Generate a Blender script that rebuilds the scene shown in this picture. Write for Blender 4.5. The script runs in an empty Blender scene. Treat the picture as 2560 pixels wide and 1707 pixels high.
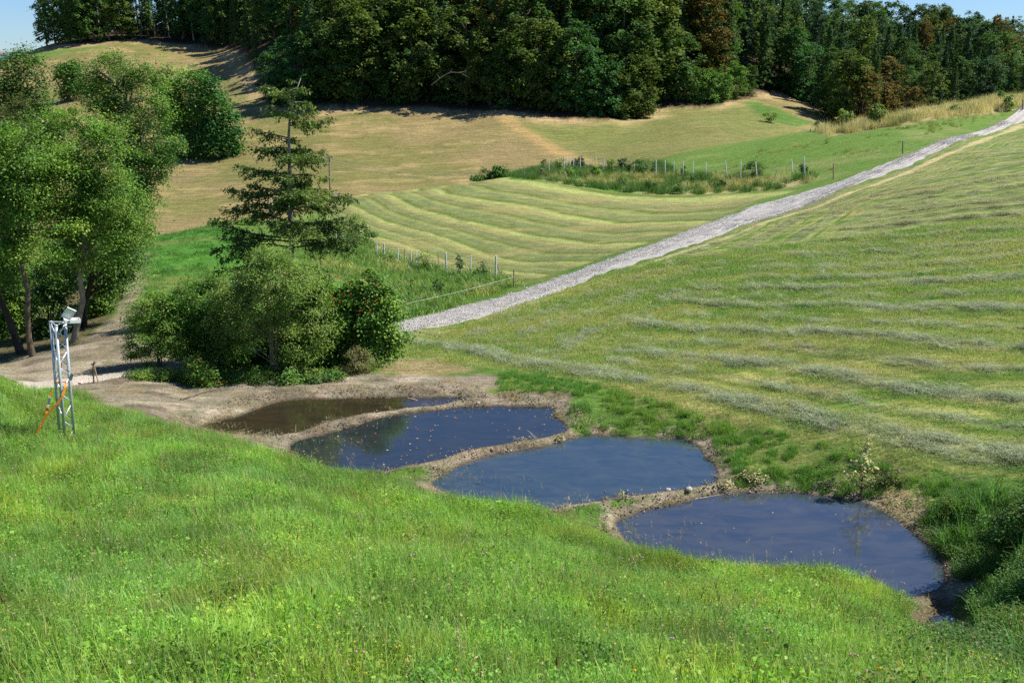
import bpy, math, random
import numpy as np

SC = bpy.context.scene
COL = SC.collection
rnd = random.Random(11)
PI = math.pi

# ------------------------------------------------------------------ camera, sky, sun, exposure
CZ = 8.0                                   # camera height above the datum (pond level is close to 0)
FPX, CX, CY = 2490.0, 1280.0, 853.5        # focal length and centre in photo pixels (2560 x 1707)
PITCH = math.atan((853.5 - 150.0) / FPX)
cam_d = bpy.data.cameras.new("camera")
cam_d.sensor_width = 36.0
cam_d.lens = 36.0 * FPX / 2560.0
cam_d.clip_start = 0.1
cam_d.clip_end = 9000
cam = bpy.data.objects.new("camera", cam_d)
COL.objects.link(cam)
cam.location = (0, 0, CZ)
cam.rotation_euler = (PI / 2 - PITCH, 0, 0)
SC.camera = cam

SUN_EL = math.radians(52)
SUN_AZ = math.radians(82)                  # clockwise from +Y (view direction) towards +X
world = bpy.data.worlds.new("World")
SC.world = world
world.use_nodes = True
wn = world.node_tree
wn.nodes.clear()
sky = wn.nodes.new("ShaderNodeTexSky")
sky.sky_type = 'NISHITA'
sky.sun_disc = False
sky.sun_elevation = SUN_EL
sky.sun_rotation = SUN_AZ
sky.altitude = 700
sky.air_density = 1.0
sky.dust_density = 0.1
sky.ozone_density = 3.0
bg = wn.nodes.new("ShaderNodeBackground")
bg.inputs[1].default_value = 0.085
wo = wn.nodes.new("ShaderNodeOutputWorld")
skm = wn.nodes.new('ShaderNodeMix'); skm.data_type = 'RGBA'; skm.blend_type = 'MULTIPLY'; skm.inputs[0].default_value = 1.0
skm.inputs[7].default_value = (.50, .67, .95, 1)
wn.links.new(sky.outputs[0], skm.inputs[6]); wn.links.new(skm.outputs[2], bg.inputs[0])
wn.links.new(bg.outputs[0], wo.inputs[0])

sun_d = bpy.data.lights.new("sun", 'SUN')
sun_d.energy = 4.8
sun_d.angle = math.radians(0.53)
sun_d.color = (1.0, 0.94, 0.84)
sun = bpy.data.objects.new("sun", sun_d)
COL.objects.link(sun)
sx = math.cos(SUN_EL) * math.sin(SUN_AZ)
sy = math.cos(SUN_EL) * math.cos(SUN_AZ)
sz = math.sin(SUN_EL)
from mathutils import Vector, Matrix
sun.rotation_euler = Vector((sx, sy, sz)).to_track_quat('Z', 'Y').to_euler()
sun.location = (sx * 60, sy * 60, sz * 60)

SC.view_settings.view_transform = 'Standard'
SC.view_settings.look = 'None'
SC.view_settings.exposure = 0.76
SC.view_settings.gamma = 1.0
SC.cycles.max_bounces = 6
SC.cycles.diffuse_bounces = 3
SC.cycles.glossy_bounces = 2
SC.cycles.transmission_bounces = 3
SC.cycles.transparent_max_bounces = 4
SC.cycles.use_denoising = False
SC.render.film_transparent = False

# ------------------------------------------------------------------ helpers: tagging
def tag(o, label=None, cat=None, group=None, kind=None):
    if label: o['label'] = label
    if cat: o['category'] = cat
    if group: o['group'] = group
    if kind: o['kind'] = kind
    return o

def empty(name, loc, label, cat, group=None, rz=0.0):
    o = bpy.data.objects.new(name, None)
    o.empty_display_size = 0.1
    COL.objects.link(o)
    o.location = loc
    o.rotation_euler = (0, 0, rz)
    return tag(o, label, cat, group)

def link(name, me, mats=None, parent=None, loc=None):
    o = bpy.data.objects.new(name, me)
    COL.objects.link(o)
    if mats is not None:
        me.materials.clear()
        for m in (mats if isinstance(mats, (list, tuple)) else [mats]):
            me.materials.append(m)
    if parent is not None: o.parent = parent
    if loc is not None: o.location = loc
    return o

def mesh_np(name, V, F, col=None, smooth=False):
    """V (n,3); F list of (m,k) integer arrays"""
    V = np.asarray(V, dtype=np.float32)
    if not isinstance(F, list): F = [F]
    F = [np.asarray(f, dtype=np.int32) for f in F if len(f)]
    me = bpy.data.meshes.new(name)
    me.vertices.add(len(V))
    me.vertices.foreach_set('co', V.ravel())
    loops = np.concatenate([f.ravel() for f in F])
    tot = np.concatenate([np.full(len(f), f.shape[1], dtype=np.int32) for f in F])
    st = np.concatenate([[0], np.cumsum(tot)[:-1]]).astype(np.int32)
    me.loops.add(len(loops))
    me.loops.foreach_set('vertex_index', loops)
    me.polygons.add(len(tot))
    me.polygons.foreach_set('loop_start', st)
    if smooth: me.polygons.foreach_set('use_smooth', np.ones(len(tot), dtype=bool))
    me.update(calc_edges=True)
    if col is not None:
        ca = me.attributes.new('Col', 'FLOAT_COLOR', 'POINT')
        c4 = np.ones((len(V), 4), dtype=np.float32)
        c4[:, :3] = col
        ca.data.foreach_set('color', c4.ravel())
    return me

class MB:
    """collects simple solids into one mesh"""
    def __init__(s): s.v = []; s.f = []; s.n = 0
    def add(s, V, F):
        s.v.append(np.asarray(V, float)); 
        for f in F: s.f.append([i + s.n for i in f])
        s.n += len(V)
    def box(s, c, d, rot=None):
        x, y, z = [q / 2 for q in d]
        V = np.array([[a * x, b * y, e * z] for a in (-1, 1) for b in (-1, 1) for e in (-1, 1)])
        if rot is not None: V = V @ np.array(rot).T
        s.add(V + np.array(c), [(0, 1, 3, 2), (4, 6, 7, 5), (0, 4, 5, 1), (2, 3, 7, 6), (0, 2, 6, 4), (1, 5, 7, 3)])
    def tube(s, pts, rad, n=8, cap=True):
        V, F = tube(pts, rad, n, cap)
        s.add(V, F)
    def build(s, name, mat, parent=None, smooth=False, label=None):
        me = bpy.data.meshes.new(name)
        me.from_pydata(np.concatenate(s.v).tolist(), [], s.f)
        me.update()
        if smooth:
            for p in me.polygons: p.use_smooth = True
        o = link(name, me, mat, parent)
        if label: o['label'] = label
        return o

def tube(pts, rad, n=6, cap=True):
    pts = np.asarray(pts, float)
    m = len(pts)
    rad = np.full(m, rad) if np.isscalar(rad) else np.asarray(rad, float)
    t = np.gradient(pts, axis=0)
    t /= np.linalg.norm(t, axis=1, keepdims=True) + 1e-9
    ref = np.array([0, 0, 1.0]) if abs(t[0, 2]) < 0.9 else np.array([1.0, 0, 0])
    V = []
    for i in range(m):
        a = np.cross(t[i], ref); a /= np.linalg.norm(a) + 1e-9
        b = np.cross(t[i], a)
        ref2 = ref
        ang = np.arange(n) / n * 2 * PI
        V.append(pts[i] + rad[i] * (np.cos(ang)[:, None] * a + np.sin(ang)[:, None] * b))
    V = np.concatenate(V)
    F = []
    for i in range(m - 1):
        for j in range(n):
            k = (j + 1) % n
            F.append((i * n + j, i * n + k, (i + 1) * n + k, (i + 1) * n + j))
    if cap:
        F.append(tuple(range(n - 1, -1, -1)))
        F.append(tuple((m - 1) * n + j for j in range(n)))
    return V, F

# ------------------------------------------------------------------ numpy noise
def _h(ix, iy, s):
    n = (ix.astype(np.int64) * 374761393 + iy.astype(np.int64) * 668265263 + s * 1442695041) & 0x7fffffff
    n = ((n ^ (n >> 13)) * 1274126177) & 0x7fffffff
    return ((n ^ (n >> 16)) & 0xffff) / 65535.0

def vnoise(x, y, s=0):
    ix = np.floor(x); iy = np.floor(y)
    fx = x - ix; fy = y - iy
    fx = fx * fx * (3 - 2 * fx); fy = fy * fy * (3 - 2 * fy)
    a = _h(ix, iy, s); b = _h(ix + 1, iy, s); c = _h(ix, iy + 1, s); d = _h(ix + 1, iy + 1, s)
    return (a * (1 - fx) + b * fx) * (1 - fy) + (c * (1 - fx) + d * fx) * fy

def fbm(x, y, o=4, s=0):
    r = 0; amp = 0.5; t = 0
    for i in range(o):
        r = r + amp * vnoise(x, y, s + i * 17); t += amp
        x = x * 2.03 + 5.1; y = y * 2.03 + 3.7; amp *= 0.5
    return r / t                               # 0..1

def sstep(a, b, x):
    t = np.clip((x - a) / (b - a), 0, 1)
    return t * t * (3 - 2 * t)

# ------------------------------------------------------------------ rays and base terrain
cp, sp = math.cos(PITCH), math.sin(PITCH)
def ray(u, v):
    """direction scaled so that forward distance is 1 -> (a, slope)"""
    X = (np.asarray(u, float) - CX) / FPX; Yc = (CY - np.asarray(v, float)) / FPX
    dy = cp + Yc * sp
    return X / dy, (Yc * cp - sp) / dy

CTRL = []
def cpx(u, v, Y):
    a, s = ray(u, v); CTRL.append((float(a), math.log(Y), float(s) * Y))
def cdx(u, Y, z):
    CTRL.append(((u - 1280) / 2587.0, math.log(Y), z))
# the near slope
for u, v, Y in [(0, 1707, 5.0), (640, 1707, 5.1), (1280, 1707, 5.3), (1900, 1707, 5.9), (2560, 1707, 7.6),
                (0, 1400, 9.2), (700, 1400, 9.6), (1300, 1450, 9.9), (1900, 1550, 9.9),
                (0, 1180, 14.2), (155, 1100, 16.5), (500, 1180, 14.4), (0, 982, 20.8), (268, 1042, 19.5), (383, 1062, 18.8),
                (651, 1135, 17.4), (860, 1180, 16.9), (1080, 1245, 15.9), (1271, 1275, 15.5), (1500, 1335, 14.9),
                (1710, 1395, 14.3), (2063, 1420, 14.1), (2255, 1495, 12.9), (2300, 1560, 11.6), (2450, 1620, 10.2)]:
    cpx(u, v, Y)
for u in (-1800, -900, 0, 700, 1400, 2100, 2560, 3400, 4300):
    cdx(u, 3.5, -2.95 + 0.0001 * (u - 1280) * 0.2)
for u in (-1900, -1000, -400):
    cdx(u, 9, -4.6); cdx(u, 16, -5.6); cdx(u, 24, -6.6)
# pond floor of the valley (bank level)
for u, v, Y in [(574, 1040, 20.6), (850, 990, 22.3), (1152, 1003, 22.0), (1271, 1010, 21.8), (1420, 1040, 20.9), (1500, 1085, 19.6),
                (1740, 1105, 19.0), (1800, 1190, 17.0), (2006, 1230, 16.1), (2200, 1265, 15.6), (2340, 1370, 14.0), (2390, 1450, 12.9)]:
    a, s = ray(u, v); CTRL.append((float(a), math.log(Y), -7.72 if u < 1500 else (-7.82 if u < 1900 else -7.88)))
cpx(2480, 1450, 12.9); cpx(2560, 1500, 12.0); cpx(2560, 1350, 14.2)
# left: road, dirt slope, path, bank
for u, v, Y in [(60, 945, 24.6), (230, 945, 24.2), (367, 930, 24.6), (100, 900, 27.0), (230, 850, 29.5), (40, 930, 26), (330, 780, 34), (330, 650, 48),
                (450, 620, 50), (400, 740, 38), (520, 562, 64), (385, 592, 60), (560, 700, 42), (300, 700, 43), (100, 800, 36), (-300, 900, 28)]:
    cpx(u, v, Y)
cdx(100, 60, -10.5); cdx(-600, 45, -9.0); cdx(-600, 80, -12.0)
# right hay field
for u, v, Y in [(700, 975, 23.3), (1020, 785, 38), (1000, 870, 30), (1000, 950, 24.6), (1400, 960, 23.5), (1700, 1050, 20.4), (2200, 1190, 17.3),
                (2560, 1250, 15.8), (2560, 1100, 18.2), (2560, 900, 22.6), (2560, 700, 31), (2560, 500, 50), (2560, 350, 88), (2560, 300, 112),
                (1700, 850, 28), (1700, 700, 38), (1700, 610, 49), (2100, 465, 72), (2100, 600, 44), (2100, 800, 27), (1300, 800, 34), (1300, 720, 44)]:
    cpx(u, v, Y)
for u, Y, z in [(3400, 15, -6.6), (3400, 30, -6.0), (3400, 60, -5.2), (3400, 110, -3.5), (4300, 20, -5), (4300, 50, -4), (4300, 110, -1)]:
    cdx(u, Y, z)
# middle meadow and upper grass
for u, v, Y in [(1200, 640, 56), (950, 560, 68), (1300, 560, 67), (1500, 500, 80), (1200, 455, 92), (1300, 440, 97), (900, 490, 81),
                (1700, 540, 68), (1900, 490, 79), (1500, 430, 101), (1700, 440, 96), (1700, 385, 118), (2000, 330, 124), (2300, 270, 130), (2560, 232, 135),
                (1400, 418, 106)]:
    cpx(u, v, Y)
# behind the crest
for u, Y, z in [(380, 85, -16.5), (800, 100, -16.0), (1150, 112, -15.4), (1500, 124, -14.6), (2000, 148, -12.0), (2300, 155, -10.0), (2560, 158, -7.5), (3300, 150, -4), (3300, 160, -7)]:
    cdx(u, Y, z)
# dry hillside
for u, v, Y in [(400, 560, 115), (800, 480, 130), (1200, 440, 140), (1200, 350, 165), (1200, 300, 182), (1500, 310, 178), (1600, 290, 187),
                (1550, 380, 150), (850, 275, 193), (850, 350, 170), (640, 240, 212), (640, 300, 190), (550, 120, 270), (550, 200, 235),
                (300, 105, 280), (300, 180, 240), (100, 137, 275), (120, 230, 225), (-200, 190, 265), (-200, 260, 225), (1900, 230, 213), (1950, 300, 176), (1750, 300, 173),
                (1800, 267, 194), (400, 460, 145), (100, 420, 150)]:
    cpx(u, v, Y)
cdx(2060, 190, -10.5); cdx(2200, 180, -12.5); cdx(2200, 215, -11); cdx(2200, 330, 0); cdx(2560, 230, -8.5); cdx(2560, 335, -2); cdx(2900, 240, -8); cdx(2900, 340, -4)
cdx(1900, 300, 10); cdx(2060, 330, 6); cdx(1700, 215, -2.5); cdx(1500, 205, -3); cdx(1300, 215, -1.5); cdx(1000, 225, 0); cdx(700, 245, 4)
cdx(1300, 300, 26); cdx(1700, 300, 20); cdx(900, 300, 26); cdx(500, 320, 12); cdx(200, 330, 6)
cdx(1300, 450, 55); cdx(1800, 450, 22); cdx(2400, 450, -12); cdx(500, 450, -4); cdx(0, 420, -32); cdx(-300, 380, -28); cdx(-1500, 300, -20); cdx(3600, 400, -15)
for u in (-1800, -300, 600, 1400, 2300, 3300, 4300):
    cdx(u, 900, -60); cdx(u, 3200, -90)
CTRL = np.array(CTRL)
AS = 2.0
def _tps_fit(P, z, lam=1e-4):
    n = len(P)
    d = np.linalg.norm(P[:, None] - P[None], axis=2)
    K = np.where(d > 0, d * d * np.log(d + 1e-12), 0) + lam * np.eye(n)
    Q = np.hstack([np.ones((n, 1)), P])
    A = np.zeros((n + 3, n + 3)); A[:n, :n] = K; A[:n, n:] = Q; A[n:, :n] = Q.T
    return np.linalg.solve(A, np.concatenate([z, np.zeros(3)]))
def _tps_eval(P, w, X):
    out = np.empty(len(X))
    for i in range(0, len(X), 20000):
        x = X[i:i + 20000]
        d2 = (x[:, None, 0] - P[None, :, 0]) ** 2 + (x[:, None, 1] - P[None, :, 1]) ** 2
        K = 0.5 * d2 * np.log(d2 + 1e-18)
        out[i:i + 20000] = K @ w[:-3] + w[-3] + x @ w[-2:]
    return out
PC = np.stack([CTRL[:, 0] * AS, CTRL[:, 1]], 1)
WT = _tps_fit(PC, CTRL[:, 2], 2e-4)
NA, NL = 421, 900
A0, A1, L0, L1 = -1.3, 1.3, math.log(3.5), math.log(3200)
_ga = np.linspace(A0, A1, NA); _gl = np.linspace(L0, L1, NL)
_GA, _GL = np.meshgrid(_ga, _gl, indexing='ij')
HG = _tps_eval(PC, WT, np.stack([_GA.ravel() * AS, _GL.ravel()], 1)).reshape(NA, NL)

def base_z(x, y):
    """relative to the camera"""
    x = np.asarray(x, float); y = np.asarray(y, float)
    yy = np.maximum(y, 3.6)
    a = np.clip(x / yy, A0 + 1e-3, A1 - 1e-3); l = np.log(np.minimum(yy, 3150))
    fa = (a - A0) / (A1 - A0) * (NA - 1); fl = (l - L0) / (L1 - L0) * (NL - 1)
    ia = np.clip(fa.astype(int), 0, NA - 2); il = np.clip(fl.astype(int), 0, NL - 2)
    fa = fa - ia; fl = fl - il
    z = (HG[ia, il] * (1 - fa) + HG[ia + 1, il] * fa) * (1 - fl) + (HG[ia, il + 1] * (1 - fa) + HG[ia + 1, il + 1] * fa) * fl
    z = z + np.where(y < 3.6, (3.6 - y) * 0.34, 0)
    return z

_LY = np.exp(np.linspace(math.log(3.7), math.log(1500), 3000))
def hit(u, v, fn=None):
    a, s = ray(u, v)
    a = float(a); s = float(s)
    zz = (fn or base_z)(a * _LY, _LY)
    d = s * _LY - zz
    k = np.where(d < 0)[0]
    if len(k) == 0: return None
    k = k[0]
    if k == 0: Y = _LY[0]
    else:
        t = d[k - 1] / (d[k - 1] - d[k]); Y = _LY[k - 1] + t * (_LY[k] - _LY[k - 1])
    return np.array([a * Y, Y])
def poly(pts):
    out = []
    for (u, v) in pts:
        h = hit(u, v)
        if h is None: h = hit(u, v + 25)
        if h is None:
            a, s = ray(u, v); h = np.array([a * 200, 200])
        out.append(h)
    return np.array(out)
def ray_at(u, v, Y):
    """a point at forward distance Y seen at photo pixel u, v (absolute z)"""
    a, s = ray(u, v)
    return np.array([float(a) * Y, Y, float(s) * Y + CZ])

def sdist(x, y, P, closed=True):
    """signed distance (inside negative) to polygon P"""
    x = np.asarray(x, float).ravel(); y = np.asarray(y, float).ravel()
    d = np.full(len(x), 1e9); ins = np.zeros(len(x), bool)
    n = len(P)
    for i in range(n if closed else n - 1):
        ax, ay = P[i]; bx, by = P[(i + 1) % n]
        ex, ey = bx - ax, by - ay
        L = ex * ex + ey * ey + 1e-12
        t = np.clip(((x - ax) * ex + (y - ay) * ey) / L, 0, 1)
        dd = (x - ax - t * ex) ** 2 + (y - ay - t * ey) ** 2
        d = np.minimum(d, dd)
        if closed and abs(ey) > 1e-12:
            c = ((ay > y) != (by > y)) & (x < ex * (y - ay) / ey + ax)
            ins ^= c
    d = np.sqrt(d)
    return np.where(ins, -d, d) if closed else d

# ------------------------------------------------------------------ ponds (outlines on the water planes)
def on_plane(pts, z):
    out = []
    for u, v in pts:
        a, s = ray(u, v); Y = (z - CZ) / float(s); out.append((float(a) * Y, Y))
    return np.array(out)
def smooth_poly(P, n=3):
    """chaikin"""
    for _ in range(n):
        Q = np.roll(P, -1, axis=0)
        P = np.stack([P * .75 + Q * .25, P * .25 + Q * .75], 1).reshape(-1, 2)
    return P
PONDS = [
 ("pond1", 0.20, [(494, 1067), (574, 1044), (651, 1017), (727, 1000), (850, 994), (965, 995), (1118, 993), (1156, 1001), (1080, 1014), (1003, 1022), (927, 1034), (850, 1044),
                  (790, 1068), (746, 1082), (689, 1091), (574, 1085), (530, 1078)]),
 ("pond2", 0.16, [(716, 1105), (790, 1092), (860, 1073), (927, 1049), (1022, 1030), (1156, 1017), (1271, 1014), (1386, 1015), (1384, 1032), (1405, 1051), (1430, 1074), (1386, 1090), (1309, 1103),
                  (1233, 1116), (1175, 1124), (1137, 1138), (1100, 1150), (1020, 1166), (957, 1178), (890, 1200), (800, 1190), (740, 1150)]),
 ("pond3", 0.06, [(1180, 1152), (1271, 1129), (1386, 1110), (1443, 1092), (1500, 1090), (1600, 1091), (1700, 1096), (1738, 1112), (1765, 1139), (1779, 1157), (1794, 1187), (1792, 1206),
                  (1738, 1219), (1700, 1225), (1615, 1236), (1500, 1249), (1440, 1262), (1330, 1290), (1220, 1265), (1090, 1225), (1085, 1196)]),
 ("pond4", -0.02, [(1520, 1304), (1577, 1286), (1640, 1270), (1710, 1255), (1738, 1244), (1815, 1232), (1949, 1229), (2006, 1235), (2083, 1243), (2140, 1248), (2178, 1264), (2247, 1294), (2274, 1333),
                   (2320, 1371), (2362, 1405), (2366, 1432), (2347, 1467), (2312, 1486), (2270, 1500), (2200, 1468), (2120, 1440), (1950, 1425), (1800, 1420), (1650, 1395), (1560, 1350)]),
]
def ragged(P, amp, s):
    P = resample_closed(P, .07)
    t = np.roll(P, -1, 0) - np.roll(P, 1, 0); nrm = np.stack([t[:, 1], -t[:, 0]], 1); nrm /= np.linalg.norm(nrm, axis=1, keepdims=True) + 1e-9
    k = (fbm(P[:, 0] / .55 + s, P[:, 1] / .55, 4, 300 + s) - .5) * 2
    return P + nrm * (k * amp)[:, None]
def resample_closed(P, step):
    Q = np.vstack([P, P[:1]]); d = np.concatenate([[0], np.cumsum(np.linalg.norm(np.diff(Q, axis=0), axis=1))])
    s = np.linspace(0, d[-1], int(d[-1] / step), endpoint=False)
    return np.stack([np.interp(s, d, Q[:, 0]), np.interp(s, d, Q[:, 1])], 1)
POND_W = [(n, z, ragged(smooth_poly(on_plane(p, z), 2), .11, i)) for i, (n, z, p) in enumerate(PONDS)]
STREAM = smooth_poly(on_plane([(2285, 1490), (2330, 1496), (2372, 1525), (2400, 1560), (2425, 1600), (2380, 1600), (2345, 1570), (2310, 1530)], -0.1), 2)

def pond_d(x, y):
    """distance to the nearest pond, its level, and signed distance"""
    x = np.asarray(x, float).ravel(); y = np.asarray(y, float).ravel()
    best = np.full(len(x), 1e9); lev = np.zeros(len(x))
    m = (y > 11) & (y < 30) & (np.abs(x) < 14)
    if m.any():
        xi, yi = x[m], y[m]
        b = np.full(len(xi), 1e9); l = np.zeros(len(xi))
        for n, z, P in POND_W:
            d = sdist(xi, yi, P)
            k = d < b
            b[k] = d[k]; l[k] = z
        best[m] = b; lev[m] = l
    return best, lev

def ground_z(x, y, detail=True):
    """absolute height of the ground"""
    shp = np.shape(x)
    x = np.asarray(x, float).ravel(); y = np.asarray(y, float).ravel()
    z = base_z(x, y) + CZ
    if detail:
        big = (fbm(x / 9.0, y / 9.0, 3, 3) - 0.5)
        z = z + big * 0.5 * sstep(24, 60, y) + (fbm(x / 25., y / 25., 3, 9) - .5) * 3.0 * sstep(150, 190, y)
        z = z + (fbm(x / 1.1, y / 1.1, 3, 21) - .5) * 0.12 * (1 - sstep(60, 120, y))
    d, lev = pond_d(x, y)
    m = d < 2.5
    if m.any():
        dm, lm, xm, ym = d[m], lev[m], x[m], y[m]
        rough = (fbm(xm / 0.35, ym / 0.35, 4, 77) - 0.5)
        rim = lm + 0.012 + np.clip(dm, 0, 9) * 0.30 + rough * 0.10 * sstep(0.0, 0.15, dm)
        rim = np.minimum(rim, lm + 0.10 + .16 * fbm(xm / .9, ym / .9, 2, 79) + rough * 0.14)
        # the ground blends from the bank rim to the open slope
        w = sstep(0.15, 1.6, dm)
        out = rim * (1 - w) + z[m] * w
        # never let the land near the shore fall under the water level
        out = np.maximum(out, lm + 0.02)
        inn = lm - np.minimum(0.5, -dm * 0.5) - 0.01
        z = z.copy(); z[m] = np.where(dm < 0, inn, out)
    ds = None
    ms = (y > 10) & (y < 15) & (x > 4)
    if ms.any():
        ds = sdist(x[ms], y[ms], STREAM)
        zz = z[ms]
        w = sstep(0.5, -0.02, ds) * sstep(.08, .5, d[ms])
        z[ms] = zz * (1 - w) + (-0.115) * w
    return z.reshape(shp)

def gp(u, v):
    """ground point under photo pixel, absolute"""
    h = hit(u, v, lambda X, Y: ground_z(X, Y) - CZ)
    if h is None: raise RuntimeError("no ground at %s %s" % (u, v))
    return np.array([h[0], h[1], float(ground_z(h[0:1], h[1:2])[0])])
def at(x, y): return np.array([x, y, float(ground_z(np.array([x]), np.array([y]))[0])])
#@@PART2
# ------------------------------------------------------------------ materials
def new_mat(name):
    m = bpy.data.materials.new(name); m.use_nodes = True
    nt = m.node_tree; nt.nodes.clear()
    return m, nt, nt.nodes, nt.links
def N(nt, t, **kw):
    n = nt.nodes.new(t)
    for k, v in kw.items(): setattr(n, k, v)
    return n
def mixrgb(nt, bt, fac, a, b):
    n = N(nt, 'ShaderNodeMix', data_type='RGBA', blend_type=bt)
    for i, v in ((0, fac), (6, a), (7, b)):
        if hasattr(v, 'is_linked') or isinstance(v, bpy.types.NodeSocket): nt.links.new(v, n.inputs[i])
        else: n.inputs[i].default_value = v if i == 0 else (*v, 1)[:4]
    return n.outputs[2]
def noise(nt, scale, detail=3, rough=0.6, vec=None, dist=0.0):
    n = N(nt, 'ShaderNodeTexNoise'); n.inputs['Scale'].default_value = scale; n.inputs['Detail'].default_value = detail
    n.inputs['Roughness'].default_value = rough; n.inputs['Distortion'].default_value = dist
    if vec is not None: nt.links.new(vec, n.inputs['Vector'])
    return n.outputs['Fac']
def ramp(nt, fac, stops):
    r = N(nt, 'ShaderNodeValToRGB'); nt.links.new(fac, r.inputs[0])
    e = r.color_ramp.elements
    while len(e) < len(stops): e.new(0.5)
    for i, (p, c) in enumerate(stops):
        e[i].position = p; e[i].color = (*c, 1) if len(c) == 3 else c
    return r.outputs[0]
def mapping(nt, vec, scale):
    m = N(nt, 'ShaderNodeMapping'); m.inputs['Scale'].default_value = scale; nt.links.new(vec, m.inputs[0]); return m.outputs[0]

def simple_mat(name, col, rough=0.7, metal=0.0, nscale=30, namp=0.25, spec=0.3, bump=0.0):
    m, nt, nn, ll = new_mat(name)
    b = N(nt, 'ShaderNodeBsdfPrincipled'); o = N(nt, 'ShaderNodeOutputMaterial')
    g = N(nt, 'ShaderNodeNewGeometry')
    nf = noise(nt, nscale, 3, .6, g.outputs['Position'])
    c = ramp(nt, nf, [(0.3, (1 - namp,) * 3), (0.7, (1 + namp,) * 3)])
    ll.new(mixrgb(nt, 'MULTIPLY', 1.0, col, c), b.inputs['Base Color'])
    b.inputs['Roughness'].default_value = rough; b.inputs['Metallic'].default_value = metal
    b.inputs['Specular IOR Level'].default_value = spec
    if bump:
        bp = N(nt, 'ShaderNodeBump'); bp.inputs['Strength'].default_value = bump; bp.inputs['Distance'].default_value = .02
        ll.new(nf, bp.inputs['Height']); ll.new(bp.outputs[0], b.inputs['Normal'])
    ll.new(b.outputs[0], o.inputs[0])
    return m

def leaf_mat(name, trans=0.35, rough=0.55, spec=0.25, inst=False, objcol=False, tboost=(1.25, 1.25, 0.6)):
    """colour = mesh colour attribute (x object colour, x tint of the instance)"""
    m, nt, nn, ll = new_mat(name)
    at_ = N(nt, 'ShaderNodeAttribute', attribute_name='Col')
    c = at_.outputs['Color']
    if inst:
        a2 = N(nt, 'ShaderNodeAttribute', attribute_name='tint'); a2.attribute_type = 'INSTANCER'
        c = mixrgb(nt, 'MULTIPLY', 1.0, c, a2.outputs['Color'])
    if objcol:
        oi = N(nt, 'ShaderNodeObjectInfo')
        c = mixrgb(nt, 'MULTIPLY', 1.0, c, oi.outputs['Color'])
    b = N(nt, 'ShaderNodeBsdfPrincipled'); b.inputs['Roughness'].default_value = rough
    b.inputs['Specular IOR Level'].default_value = spec
    ll.new(c, b.inputs['Base Color'])
    t = N(nt, 'ShaderNodeBsdfTranslucent')
    ll.new(mixrgb(nt, 'MULTIPLY', 1.0, c, tboost), t.inputs[0])
    mx = N(nt, 'ShaderNodeMixShader'); mx.inputs[0].default_value = trans
    ll.new(b.outputs[0], mx.inputs[1]); ll.new(t.outputs[0], mx.inputs[2])
    o = N(nt, 'ShaderNodeOutputMaterial'); ll.new(mx.outputs[0], o.inputs[0])
    return m

M_leaf = leaf_mat('leaf', 0.33)
M_leaf_far = leaf_mat('foliage', 0.28, rough=.7, spec=.12, objcol=True)
M_grass = leaf_mat('grass_blades', 0.42, rough=.5, spec=.3, inst=True)
M_hay = leaf_mat('hay', 0.2, rough=.6, spec=.2, inst=True, tboost=(1, 1, .9))

def bark_mat(name, c1, c2, sc=6):
    m, nt, nn, ll = new_mat(name)
    b = N(nt, 'ShaderNodeBsdfPrincipled'); o = N(nt, 'ShaderNodeOutputMaterial')
    g = N(nt, 'ShaderNodeNewGeometry')
    v = mapping(nt, g.outputs['Position'], (1, 1, .25))
    n1 = noise(nt, sc * 4, 5, .7, v); n2 = noise(nt, sc * .4, 3, .6, g.outputs['Position'])
    c = ramp(nt, n1, [(0.3, c1), (0.7, c2)])
    ll.new(mixrgb(nt, 'MULTIPLY', .6, c, ramp(nt, n2, [(0.35, (.6, .62, .55)), (.65, (1.1, 1.1, 1.05))])), b.inputs['Base Color'])
    b.inputs['Roughness'].default_value = .9; b.inputs['Specular IOR Level'].default_value = .1
    bp = N(nt, 'ShaderNodeBump'); bp.inputs['Strength'].default_value = .6; bp.inputs['Distance'].default_value = .02
    ll.new(n1, bp.inputs['Height']); ll.new(bp.outputs[0], b.inputs['Normal'])
    ll.new(b.outputs[0], o.inputs[0])
    return m
M_bark = bark_mat('bark', (.07, .055, .04), (.22, .18, .13))
M_bark_pale = bark_mat('pale_bark', (.16, .14, .10), (.42, .38, .30))
M_bark_dark = bark_mat('dark_bark', (.035, .03, .025), (.11, .09, .07))

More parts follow.
